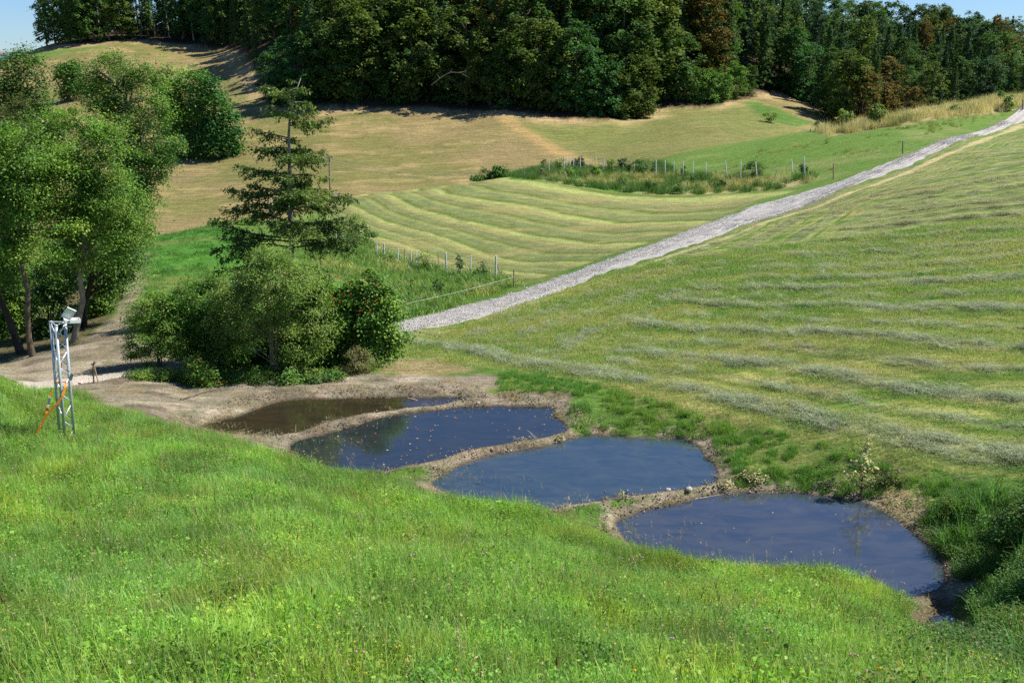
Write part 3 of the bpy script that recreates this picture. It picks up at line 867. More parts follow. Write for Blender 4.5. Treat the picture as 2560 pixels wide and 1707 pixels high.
def leaf_quads(c, size, aspect, cols, rng, up=.3, outward=None, cvar=.22, cidx=None, hang=0.0):
    n = len(c)
    nrm = rng.normal(0, 1, (n, 3))
    nrm[:, 2] = np.abs(nrm[:, 2]) + up * 2.0
    if outward is not None: nrm += outward * 1.2
    nrm /= np.linalg.norm(nrm, axis=1, keepdims=True)
    t = rng.normal(0, 1, (n, 3)); t[:, 2] -= hang
    t -= nrm * (t * nrm).sum(1, keepdims=True)
    t /= np.linalg.norm(t, axis=1, keepdims=True) + 1e-9
    b = np.cross(nrm, t)
    s = (rng.uniform(size[0], size[1], n) if isinstance(size, tuple) else np.full(n, size))[:, None]
    a = s * aspect * .5
    V = np.stack([c - t * s * .5, c - t * s * .05 - b * a, c + t * s * .5 - nrm * s * .12, c - t * s * .05 + b * a], 1)
    F = (np.arange(n) * 4)[:, None] + np.arange(4)
    cols = np.array(cols)
    ci = rng.integers(0, len(cols), n) if cidx is None else cidx
    cc = cols[ci] * rng.uniform(1 - cvar, 1 + cvar, n)[:, None]
    return V.reshape(-1, 3), [F], np.repeat(cc[:, None], 4, 1).reshape(-1, 3)

def join(parts):
    V, F, Cc, o = [], {}, [], 0
    for v, f, c in parts:
        V.append(v); Cc.append(c)
        for g in f:
            if len(g): F.setdefault(g.shape[1], []).append(g + o)
        o += len(v)
    return np.concatenate(V), [np.concatenate(F[k]) for k in sorted(F)], np.concatenate(Cc)

def blob(c, r, col, squash=1.0, n=6):
    V = [[0, 0, r * squash]]; F3 = []; F4 = []
    for k in (0.5, 0.0, -.6):
        rr = r * math.sqrt(max(0.05, 1 - k * k))
        for j in range(n):
            a = j / n * 2 * PI; V.append([rr * math.cos(a), rr * math.sin(a), k * r * squash])
    for j in range(n):
        F3.append((0, 1 + j, 1 + (j + 1) % n))
        for q in (0, 1):
            F4.append((1 + q * n + j, 1 + (q + 1) * n + j, 1 + (q + 1) * n + (j + 1) % n, 1 + q * n + (j + 1) % n))
    V = np.array(V) + np.array(c)
    return V, [np.array(F3), np.array(F4)], np.tile(np.array(col, float), (len(V), 1))

def stalk(x, y, h, w, lean, ld, col, head=None, hc=None, rng=None):
    """one stem with an optional seed head or blossom"""
    pts = [(x + lean * h * t * t * math.cos(ld), y + lean * h * t * t * math.sin(ld), h * t) for t in (0, .35, .7, 1)]
    V, F = tube(pts, [w, w * .9, w * .7, w * .5], 3, False)
    out = [(V, [np.array(F)], np.tile(np.array(col, float), (len(V), 1)))]
    p = pts[-1]
    if head == 'blossom': out.append(blob(p, .009, hc))
    elif head == 'small': out.append(blob(p, .007, hc))
    elif head == 'spike': 
        V, F = tube([p, (p[0] + .01 * math.cos(ld), p[1], p[2] + .035), (p[0] + .02 * math.cos(ld), p[1], p[2] + .07)], [.002, .006, .001], 4, False)
        out.append((V, [np.array(F)], np.tile(np.array(hc, float), (len(V), 1))))
    elif head == 'panicle':
        m = 9
        c = np.array(p) + np.stack([rng.normal(0, .012, m), rng.normal(0, .012, m), np.linspace(-.05, .05, m)], 1)
        out.append(leaf_quads(c, .022, .35, [hc], rng, up=0, hang=1))
    return out

GREEN = [(.135, .28, .045), (.175, .345, .062), (.225, .395, .085), (.10, .24, .04), (.15, .325, .085), (.28, .39, .11)]
LUSH = [(.07, .20, .028), (.10, .27, .04), (.14, .32, .05), (.06, .17, .03)]
BLUEG = [(.16, .31, .12), (.21, .37, .15), (.26, .41, .17)]
STRAWC = [(.42, .36, .18), (.34, .28, .13), (.5, .43, .24), (.30, .30, .12)]

def proto(name, parts):
    V, F, Cc = join(parts)
    return mesh_np(name, V, F, Cc)

protos = {}
rg = np.random.default_rng(21)
def tall(i, cols, n=70, h=(.10, .28), w=(.004, .0075)):
    return blades(n, .20, h, w, (.05, .55), cols, rg, 3)
L = []
for i in range(5):
    pr = [tall(i, GREEN, 80), leaflets(90, .22, (.02, .13), (.014, .03), [(.115, .25, .04), (.16, .32, .055), (.22, .37, .08)], rg, .4, .85)]
    pr.append(blades(6, .2, (.2, .36), (.0025, .004), (.1, .6), STRAWC, rg, 3))
    L.append(proto('meadow_tuft', pr))
for i in range(3):   # bluish fine grass
    L.append(proto('fine_tuft', [blades(110, .18, (.13, .33), (.003, .006), (.05, .5), BLUEG + GREEN[:2], rg, 3), leaflets(40, .22, (.02, .1), (.014, .025), GREEN[:3], rg, .4, .8)]))
for i in range(4):   # clover and herbs
    pr = [leaflets(220, .24, (.03, .17), (.014, .034), [(.10, .25, .028), (.13, .29, .04), (.16, .32, .05), (.07, .19, .03)], rg, .35, .8), tall(i, GREEN, 30)]
    if i == 1: pr += [leaflets(20, .15, (.05, .14), (.05, .09), [(.12, .25, .05), (.09, .20, .04)], rg, .3, .5)]
    L.append(proto('herb_tuft', pr))
protos['meadow'] = L
L = []
for i in range(8):
    pr = []
    for k in range(2):
        x, y = rg.uniform(-.1, .1, 2); ld = rg.uniform(0, 6.28)
        if i < 1: pr += stalk(x, y, rg.uniform(.2, .32), .0016, .2, ld, (.12, .22, .05), 'blossom', (.58, .34, .55), rg)
        elif i == 2: pr += stalk(x, y, rg.uniform(.2, .34), .0016, .2, ld, (.12, .22, .05), 'small', (.75, .50, .03), rg)
        elif i == 3: pr += stalk(x, y, rg.uniform(.22, .38), .002, .2, ld, (.2, .16, .06), 'spike', (.22, .10, .05), rg)
        elif i == 4: pr += stalk(x, y, rg.uniform(.22, .34), .0018, .2, ld, (.14, .2, .05), 'small', (.26, .10, .05), rg)
        else: pr += stalk(x, y, rg.uniform(.3, .55), .0018, .35, ld, (.42, .38, .18), 'panicle', (.52, .43, .25), rg)
    L.append(proto('flower_stem', pr))
protos['flower'] = L
protos['lush'] = [proto('lush_tuft', [blades(120, .17, (.10, .28), (.005, .010), (.2, 1.0), LUSH + GREEN[:2], rg, 3)]) for i in range(4)]
protos['short'] = [proto('mown_tuft', [blades(130, .30, (.025, .075), (.004, .009), (.1, 1.2), GREEN + [(.25, .26, .10), (.33, .28, .13)], rg, 2)]) for i in range(4)]
protos['yard'] = [proto('pasture_tuft', [blades(80, .5, (.10, .30), (.012, .025), (.2, 1.1), [(1, 1, 1), (1.2, 1.1, 1), (.8, .9, .8)], rg, 2)]) for i in range(4)]
def lying(n, rad, h, L_, w, cols, rng):
    """cut strands lying crisscross"""
    c = np.stack([rng.normal(0, rad, n), rng.normal(0, rad * .55, n), np.abs(rng.normal(0, h, n)) + .01], 1)
    a = rng.normal(0, .75, n)
    l = rng.uniform(L_[0], L_[1], n)[:, None]
    t = np.stack([np.cos(a), np.sin(a), rng.normal(0, .22, n)], 1)
    b = np.stack([-np.sin(a), np.cos(a), rng.normal(0, .3, n)], 1)
    W = rng.uniform(w[0], w[1], n)[:, None] / 2
    sag = np.zeros((n, 3)); sag[:, 2] = -.15; 
    V = np.stack([c - t * l / 2 + sag * l, c - b * W, c + t * l / 2 + sag * l, c + b * W], 1)
    F = (np.arange(n) * 4)[:, None] + np.arange(4)
    cc = np.array(cols)[rng.integers(0, len(cols), n)] * rng.uniform(.7, 1.3, n)[:, None]
    return V.reshape(-1, 3), [F], np.repeat(cc[:, None], 4, 1).reshape(-1, 3)
HAYC = [(.30, .36, .23), (.24, .31, .18), (.37, .41, .26), (.18, .25, .14), (.38, .37, .22)]
protos['hay'] = [proto('hay_heap', [lying(170, .26, .055, (.10, .30), (.005, .011), HAYC, rg)]) for i in range(4)]
protos['straw'] = [proto('straw_heap', [lying(60, .18, .03, (.06, .2), (.004, .010), STRAWC + [(.22, .18, .12)], rg)]) for i in range(3)]
protos['reed'] = [proto('reed_tuft', [blades(26, .12, (.35, .75), (.008, .016), (.15, .7), LUSH + BLUEG[:1], rg, 4, droop=.25)]) for i in range(3)]
protos['weed'] = [proto('weed_clump', [leaflets(230, .30, (.03, .50), (.03, .075), [(.05, .15, .02), (.07, .19, .025), (.10, .23, .04), (.17, .22, .04)], rg, .45, .5),
                   blades(40, .22, (.2, .5), (.005, .010), (.1, .6), LUSH, rg, 3)]) for i in range(4)]
def stones(n, rad, s, rng, cols):
    out = []
    for k in range(n):
        r = rng.uniform(s[0], s[1])
        c = (rng.uniform(-rad, rad), rng.uniform(-rad, rad), r * .3)
        V, F, cc = blob(c, r, cols[rng.integers(0, len(cols))], rng.uniform(.5, .8), 5)
        V = V + rng.normal(0, r * .16, V.shape)
        out.append((V, F, cc * rng.uniform(.8, 1.2)))
    return out
protos['stone'] = [proto('gravel_patch', stones(34, .28, (.012, .028), rg, [(.54, .52, .49), (.62, .60, .56), (.45, .44, .42), (.68, .66, .61)])) for i in range(4)]
protos['rush'] = []
for i in range(3):
    pr = []
    for k in range(5):
        x, y = rg.uniform(-.07, .07, 2)
        pr += stalk(x, y, rg.uniform(.35, .7), .0028, rg.uniform(.1, .5), rg.uniform(0, 6.28), (.13, .24, .08), 'spike' if k % 2 else 'panicle', (.45, .38, .22), rg)
    pr.append(blades(8, .08, (.25, .5), (.004, .007), (.1, .6), BLUEG, rg, 3))
    protos['rush'].append(proto('rush_tuft', pr))
protos['drygrass'] = [proto('dry_tuft', [blades(70, .45, (.35, .95), (.014, .028), (.1, .6), [(1, 1, 1), (1.2, 1.15, 1.1), (.8, .8, .8)], rg, 2)]) for i in range(3)]

def scatter(name, key, P, tints, scl, label, cat, mat, flat=0.15, aligned=None, rng=G):
    """points (n,3) each carrying one tuft mesh"""
    n = len(P)
    if n == 0: return
    src = bpy.data.collections.new(name + '_kinds')
    for me in protos[key]:
        if not me.materials: me.materials.append(mat)
        o = bpy.data.objects.new(me.name, me); src.objects.link(o)
    me = bpy.data.meshes.new(name)
    me.vertices.add(n); me.vertices.foreach_set('co', np.asarray(P, np.float32).ravel())
    a = me.attributes.new('idx', 'INT', 'POINT'); a.data.foreach_set('value', rng.integers(0, len(protos[key]), n).astype(np.int32))
    rot = np.stack([rng.normal(0, flat, n), rng.normal(0, flat, n), rng.uniform(0, 2 * PI, n) if aligned is None else aligned], 1).astype(np.float32)
    a = me.attributes.new('rot', 'FLOAT_VECTOR', 'POINT'); a.data.foreach_set('vector', rot.ravel())
    s = rng.uniform(scl[0], scl[1], n) if isinstance(scl, tuple) else scl
    s = np.repeat(s[:, None], 3, 1).astype(np.float32)
    a = me.attributes.new('scl', 'FLOAT_VECTOR', 'POINT'); a.data.foreach_set('vector', s.ravel())
    a = me.attributes.new('tint', 'FLOAT_COLOR', 'POINT'); c4 = np.ones((n, 4), np.float32); c4[:, :3] = tints; a.data.foreach_set('color', c4.ravel())
    o = link(name, me)
    ng = bpy.data.node_groups.new(name, 'GeometryNodeTree')
    ng.interface.new_socket('Geometry', in_out='INPUT', socket_type='NodeSocketGeometry')
    ng.interface.new_socket('Geometry', in_out='OUTPUT', socket_type='NodeSocketGeometry')
    nn, ll = ng.nodes, ng.links
    gi, go = nn.new('NodeGroupInput'), nn.new('NodeGroupOutput')
    ci = nn.new('GeometryNodeCollectionInfo'); ci.inputs['Collection'].default_value = src
    ci.inputs['Separate Children'].default_value = True; ci.inputs['Reset Children'].default_value = True
    ip = nn.new('GeometryNodeInstanceOnPoints'); ip.inputs['Pick Instance'].default_value = True
    def na(nm, t):
        q = nn.new('GeometryNodeInputNamedAttribute'); q.data_type = t; q.inputs['Name'].default_value = nm
        return [s_ for s_ in q.outputs if s_.name == 'Attribute' and s_.enabled][0]
    ll.new(gi.outputs[0], ip.inputs['Points']); ll.new(ci.outputs[0], ip.inputs['Instance'])
    ll.new(na('idx', 'INT'), ip.inputs['Instance Index']); ll.new(na('rot', 'FLOAT_VECTOR'), ip.inputs['Rotation'])
    ll.new(na('scl', 'FLOAT_VECTOR'), ip.inputs['Scale']); ll.new(ip.outputs[0], go.inputs[0])
    md = o.modifiers.new('scatter', 'NODES'); md.node_group = ng
    return tag(o, label, cat, kind='stuff')

def pts_in(P, dens, xr=None, yr=None, margin=0.0, rng=G, power=None, vis=.68):
    """random points inside polygon P (None: everywhere) with density per square metre, limited to what the camera could see"""
    x0, y0 = (P.min(0) if P is not None else (xr[0], yr[0])); x1, y1 = (P.max(0) if P is not None else (xr[1], yr[1]))
    if xr: x0, x1 = max(x0, xr[0]), min(x1, xr[1])
    if yr: y0, y1 = max(y0, yr[0]), min(y1, yr[1])
    n = int((x1 - x0) * (y1 - y0) * dens)
    x = rng.uniform(x0, x1, n); y = rng.uniform(y0, y1, n)
    k = np.abs(x) < vis * np.maximum(y, 0) + 1.5
    x, y = x[k], y[k]
    if P is not None:
        k = sdist(x, y, P) < -margin
        x, y = x[k], y[k]
    return x, y

# near meadow
FORE_OK = lambda x, y: sdist(x, y, Z['fore'])
x, y = pts_in(Z['fore'], 46, yr=(3.2, 22))
keepd = pond_d(x, y)[0] > .12
x, y = x[keepd], y[keepd]
# the tall grass thins out along the bank
z = ground_z(x, y) - .01
big = fbm(x / 1.6, y / 1.6, 3, 201); mid = fbm(x / .5, y / .5, 2, 202)
tin = np.stack([1.0 + .66 * big, .93 + .46 * big + .1 * mid, .85 + .4 * (1 - big)], 1) * (0.50 + 1.05 * mid)[:, None]
yel = sstep(.55, .75, fbm(x / 1.1 + 30, y / 1.1, 3, 203))
tin = tin * (1 - yel[:, None] * np.array([-.22, -.02, .1]))
dn = sdist(x, y, Z['fore'])
sclv = G.uniform(.75, 1.2, len(x)) * (0.55 + .95 * big) * np.where(dn > -.5, .8, 1.0)
scatter('meadow_grass', 'meadow', np.stack([x, y, z], 1), tin, sclv, 'lush green meadow grass with clover covering the near slope', 'grass', M_grass)
x, y = pts_in(Z['fore'], 6.5, yr=(3.2, 22))
z = ground_z(x, y) + .03
scatter('meadow_flowers', 'flower', np.stack([x, y, z], 1), np.ones((len(x), 3)), (.7, 1.15), 'pink clover heads, yellow blossoms and straw seed stems in the near meadow', 'flowers', M_grass)
# rushes along the brow of the slope
bx = []
for (u, v, k, s_) in [(880, 1150, 5, .3), (930, 1165, 4, .3), (800, 1140, 3, .3), (1160, 1222, 6, .25), (1205, 1236, 8, .25), (1245, 1245, 5, .3), (1090, 1205, 3, .3), (1340, 1262, 4, .4), (1700, 1372, 5, .25), (1735, 1378, 5, .25),
                      (690, 1130, 4, .3), (740, 1140, 3, .3), (1560, 1330, 3, .4), (1440, 1300, 3, .4), (300, 1030, 3, .5), (560, 1098, 3, .5)]:
    h = gp(u, v)
    for q in range(k): bx.append((h[0] + G.normal(0, s_), h[1] + G.normal(0, .12) - .1))
bx = np.array(bx)
scatter('rushes', 'rush', np.column_stack([bx, ground_z(bx[:, 0], bx[:, 1])]), np.ones((len(bx), 3)), (.55, .95), 'thin rushes with seed heads standing along the edge of the near slope', 'rushes', M_grass)

# far bank of the ponds: lush rim grass, straw litter
def ring(d0, d1, n, pred):
    x = G.uniform(-9, 12, n); y = G.uniform(11.5, 26, n)
    d, lev = pond_d(x, y)
    k = (d > d0) & (d < d1) & (sdist(x, y, Z['fore']) > .1) & pred(x, y)
    return x[k], y[k]
not_soil = lambda x, y: (sdist(x, y, Z['soil']) > 0) & (sdist(x, y, Z['wet']) > 0) & (sdist(x, y, ROAD) > 0)
Z['lush'] = poly([(1235, 950), (1300, 935), (1420, 945), (1560, 985), (1720, 1020), (1900, 1070), (2100, 1120), (2300, 1175), (2560, 1220), (2800, 1260), (2800, 1480), (2560, 1500), (2400, 1440), (2340, 1330), (2280, 1270), (2200, 1210),
                 (2000, 1200), (1850, 1195), (1800, 1150), (1790, 1090), (1700, 1060), (1560, 1075), (1440, 1080), (1430, 1040), (1400, 1000), (1250, 985)])
x, y = pts_in(Z['lush'], 34)
d, lev = pond_d(x, y)
k = (d > .06) & not_soil(x, y) & (fbm(x / .5, y / .5, 3, 210) > .36) & ~((sdist(x, y, Z['straw_bank']) < 0) & (G.uniform(0, 1, len(x)) < .8))
x, y = x[k], y[k]
t1 = fbm(x / .8, y / .8, 3, 211)
tin = mixc(np.tile(C(1.0, 1.0, 1.0), (len(x), 1)), C(1.7, 1.25, 1.2), sstep(.45, .65, t1) * .8)
scatter('bank_grass', 'lush', np.stack([x, y, ground_z(x, y) - .01], 1), tin, G.uniform(.42, .85, len(x)) * (.7 + .5 * t1), 'lush green grass tufts on the far bank of the ponds', 'grass', M_grass)
x, y = ring(.03, .7, 9000, lambda x, y: (fbm(x / .35, y / .35, 3, 215) > .5))
k = G.uniform(0, 1, len(x)) < .8
x, y = x[k], y[k]
scatter('bank_straw', 'straw', np.stack([x, y, ground_z(x, y)], 1), np.ones((len(x), 3)) * G.uniform(.7, 1.1, (len(x), 1)), (.4, .9), 'dry straw and plant litter strewn on the pond banks', 'straw', M_hay, flat=.3)
protos['clod'] = [proto('clod_patch', stones(8, .14, (.006, .022), rg, [(.22, .19, .14), (.15, .12, .09), (.30, .26, .20)])) for i in range(4)]
x, y = ring(.02, .55, 14000, lambda x, y: (fbm(x / .4, y / .4, 3, 217) > .42))
scatter('bank_clods', 'clod', np.stack([x, y, ground_z(x, y)], 1), np.ones((len(x), 3)) * G.uniform(.75, 1.15, (len(x), 1)), (.5, 1.3), 'crumbs and clods of dried mud on the dams and banks between the ponds', 'mud clods', M_hay, flat=.3)
x, y = pts_in(Z['straw_bank'], 22)
x2, y2 = pts_in(Z['brown_patch'], 6)
x = np.concatenate([x, x2]); y = np.concatenate([y, y2])
k = pond_d(x, y)[0] > .05
x, y = x[k], y[k]
scatter('straw_mat', 'straw', np.stack([x, y, ground_z(x, y)], 1), np.ones((len(x), 3)) * G.uniform(.8, 1.2, (len(x), 1)), (.5, 1.1), 'matted pale dry grass beside the sapling on the pond bank', 'straw', M_hay, flat=.3)

# mown right field: stubble and hay
x, y = pts_in(Z['mow_r'], 15, yr=(14, 44))
k = (pond_d(x, y)[0] > .5) & (G.uniform(0, 1, len(x)) < np.clip(30 / y, .3, 1)) & (sdist(x, y, TRACK_LO, closed=False) > .8)
x, y = x[k], y[k]
h, f = windrow_r(x, y)
p1 = fbm(x / 2.2, y / .8, 4, 71); p2 = fbm(x / 6, y / 2.5, 3, 72)
tin = np.tile(C(1.4, 1.15, 1.3), (len(x), 1))
tin = mixc(tin, C(.8, .95, .7), sstep(.45, .62, p1)); tin = mixc(tin, C(1.9, 1.3, 1.6), sstep(.55, .75, p2) * .7)
scatter('mown_stubble', 'short', np.stack([x, y, ground_z(x, y)], 1), tin, G.uniform(.8, 1.3, len(x)) * np.clip(y / 22, 1, 1.6), 'short mown grass stubble on the hay field', 'grass', M_grass)
x, y = pts_in(Z['mow_r'], 16, yr=(14, 62))
k = (pond_d(x, y)[0] > .5) & (sdist(x, y, TRACK_LO, closed=False) > 1.0)
x, y = x[k], y[k]
h, f = windrow_r(x, y)
edge = sstep(0, -.5, sdist(x, y, Z['mow_r']))
k = (G.uniform(0, 1, len(x)) < np.clip(h - .16, 0, 1) * 1.0 * edge * np.clip(32 / y, .1, 1) ** 1.2)
x, y, h = x[k], y[k], h[k]
# strands follow the row direction
e = .3
al = np.zeros(len(x))
tx = (roweval(ROWR, x + e, y) - roweval(ROWR, x - e, y)); ty = (roweval(ROWR, x, y + e) - roweval(ROWR, x, y - e))
al = np.arctan2(-tx, ty)
warm = sstep(26, 50, y)
tin = mixc(np.tile(C(1.0, 1.02, 1.0), (len(x), 1)), C(1.05, .95, .72), warm) * G.uniform(.8, 1.15, (len(x), 1))
scatter('hay_rows', 'hay', np.stack([x, y, ground_z(x, y) + h * .07], 1), tin, G.uniform(.5, .9, len(x)) * np.clip(y / 26, 1, 1.35), 'grey green cut hay lying in curving rows on the right field', 'hay', M_hay, flat=.12, aligned=al)

# tall growth in the fenced strips and on the ridge
x, y = pts_in(Z['strip_low'], 5.5)
x2, y2 = pts_in(Z['bank_left'], 2.2)
tn = fbm(x / 1.5, y / 1.5, 3, 221)
tin = mixc(np.tile(C(.14, .27, .06), (len(x), 1)), C(.34, .38, .14), sstep(.5, .7, tn))
scatter('strip_grass', 'yard', np.stack([x, y, ground_z(x, y)], 1), tin * G.uniform(.8, 1.2, (len(x), 1)), (.9, 1.9), 'tall unmown grass in the fenced strip above the track', 'grass', M_grass)
tn = fbm(x2 / 2.5, y2 / 1.5, 3, 222)
tin = mixc(np.tile(C(.075, .21, .035), (len(x2), 1)), C(.15, .22, .06), sstep(.5, .7, tn))
scatter('slope_grass', 'yard', np.stack([x2, y2, ground_z(x2, y2)], 1), tin * G.uniform(.85, 1.15, (len(x2), 1)), (.5, .9), 'bright green grass on the little slope beside the dirt path', 'grass', M_grass)
x, y = pts_in(Z['strip_up'], 2.4)
tn = fbm(x / 4, y / 1.8, 3, 223)
fr = sdist(x, y, Z['mow_m'])
tin = mixc(np.tile(C(.085, .18, .045), (len(x), 1)), C(.46, .44, .22), sstep(.52, .68, tn) * sstep(1, 4, fr))
scatter('planting_grass', 'drygrass', np.stack([x, y, ground_z(x, y)], 1), tin * G.uniform(.8, 1.2, (len(x), 1)), (.5, 1.1), 'tall green and straw coloured grass around the fenced saplings', 'grass', M_grass)
x, y = pts_in(Z['ridge_dry'], 1.8)
tn = fbm(x / 4, y / 4, 3, 224)
tin = mixc(np.tile(C(.52, .47, .29), (len(x), 1)), C(.24, .26, .10), sstep(.5, .7, tn))
scatter('ridge_grass', 'drygrass', np.stack([x, y, ground_z(x, y)], 1), tin * G.uniform(.8, 1.2, (len(x), 1)), (.8, 1.5), 'tall bleached dry grass along the ridge below the forest', 'grass', M_hay)

Z['pasture'] = poly([(1760, 436), (1900, 432), (2060, 432), (2250, 365), (2420, 312), (2560, 268), (2560, 262), (2400, 292), (2250, 318), (2080, 345), (1900, 380)])
x, y = pts_in(Z['pasture'], 1.1)
tn = fbm(x / 9, y / 3.5, 3, 226); k = tn > .5
x, y = x[k], y[k]
scatter('pasture_grass', 'drygrass', np.stack([x, y, ground_z(x, y)], 1), mixc(np.tile(C(.20, .27, .07), (len(x), 1)), C(.42, .40, .2), sstep(.55, .68, tn[k])) * G.uniform(.8, 1.2, (len(x), 1)), (.3, .6), 'patches of straw coloured seed grass on the upper pasture beside the track', 'grass', M_grass)

# gravel
TA, TB = resample(TRACK_LO, 400), resample(TRACK_UP, 400)
n = 12000
i = (G.uniform(0, 1, n) ** 1.6 * 399).astype(int); t = G.uniform(.10, .90, n)
pp = TA[i] * (1 - t)[:, None] + TB[i] * t[:, None]
scatter('track_stones', 'stone', np.column_stack([pp, ground_z(pp[:, 0], pp[:, 1]) + .05 * np.sin(np.clip(t, 0, 1) * PI) + .03]), np.ones((n, 3)) * G.uniform(.85, 1.15, (n, 1)), (.6, .95),
        'loose grey stones covering the gravel track', 'gravel', M_hay, flat=.1)

# weeds at the right end of the ponds
Z['weeds'] = poly([(2360, 1255), (2440, 1235), (2600, 1240), (2900, 1300), (2900, 1690), (2560, 1700), (2500, 1640), (2470, 1600), (2440, 1550), (2410, 1490), (2405, 1440), (2370, 1370), (2320, 1300)])
Z['weeds_low'] = poly([(2285, 1605), (2400, 1600), (2500, 1600), (2800, 1640), (2800, 1900), (2150, 1950), (2200, 1740)])
x, y = pts_in(Z['weeds'], 38)
x3, y3 = pts_in(Z['weeds_low'], 26)
x = np.concatenate([x, x3]); y = np.concatenate([y, y3])
d = pond_d(x, y)[0]; k = (d > .1) & (sdist(x, y, STREAM) > .1)
x, y = x[k], y[k]
tn = fbm(x / .6, y / .6, 3, 231)
tin = mixc(np.tile(C(.8, .85, .8), (len(x), 1)), C(1.8, 1.1, .9), sstep(.6, .75, tn) * .8)
scatter('bank_weeds', 'weed', np.stack([x, y, ground_z(x, y)], 1), tin, G.uniform(.5, .8, len(x)) * (.5 + .7 * tn), 'dense dark green weeds on the bank right of the last pond', 'weeds', M_grass)
x, y = pts_in(Z['weeds'], 11)
k = (pond_d(x, y)[0] > .1) & (sdist(x, y, STREAM) > .05) & (fbm(x / .8, y / .8, 2, 233) > .45)
x, y = x[k], y[k]
scatter('bank_reeds', 'reed', np.stack([x, y, ground_z(x, y)], 1), np.ones((len(x), 3)), (.7, 1.2), 'long bladed sedge growing out of the weeds by the outlet', 'sedge', M_grass)
#@@PART4
# ------------------------------------------------------------------ trees and shrubs
def bez(a, b, c, n=5):
    t = np.linspace(0, 1, n)[:, None]
    return (1 - t) ** 2 * a + 2 * t * (1 - t) * b + t * t * c

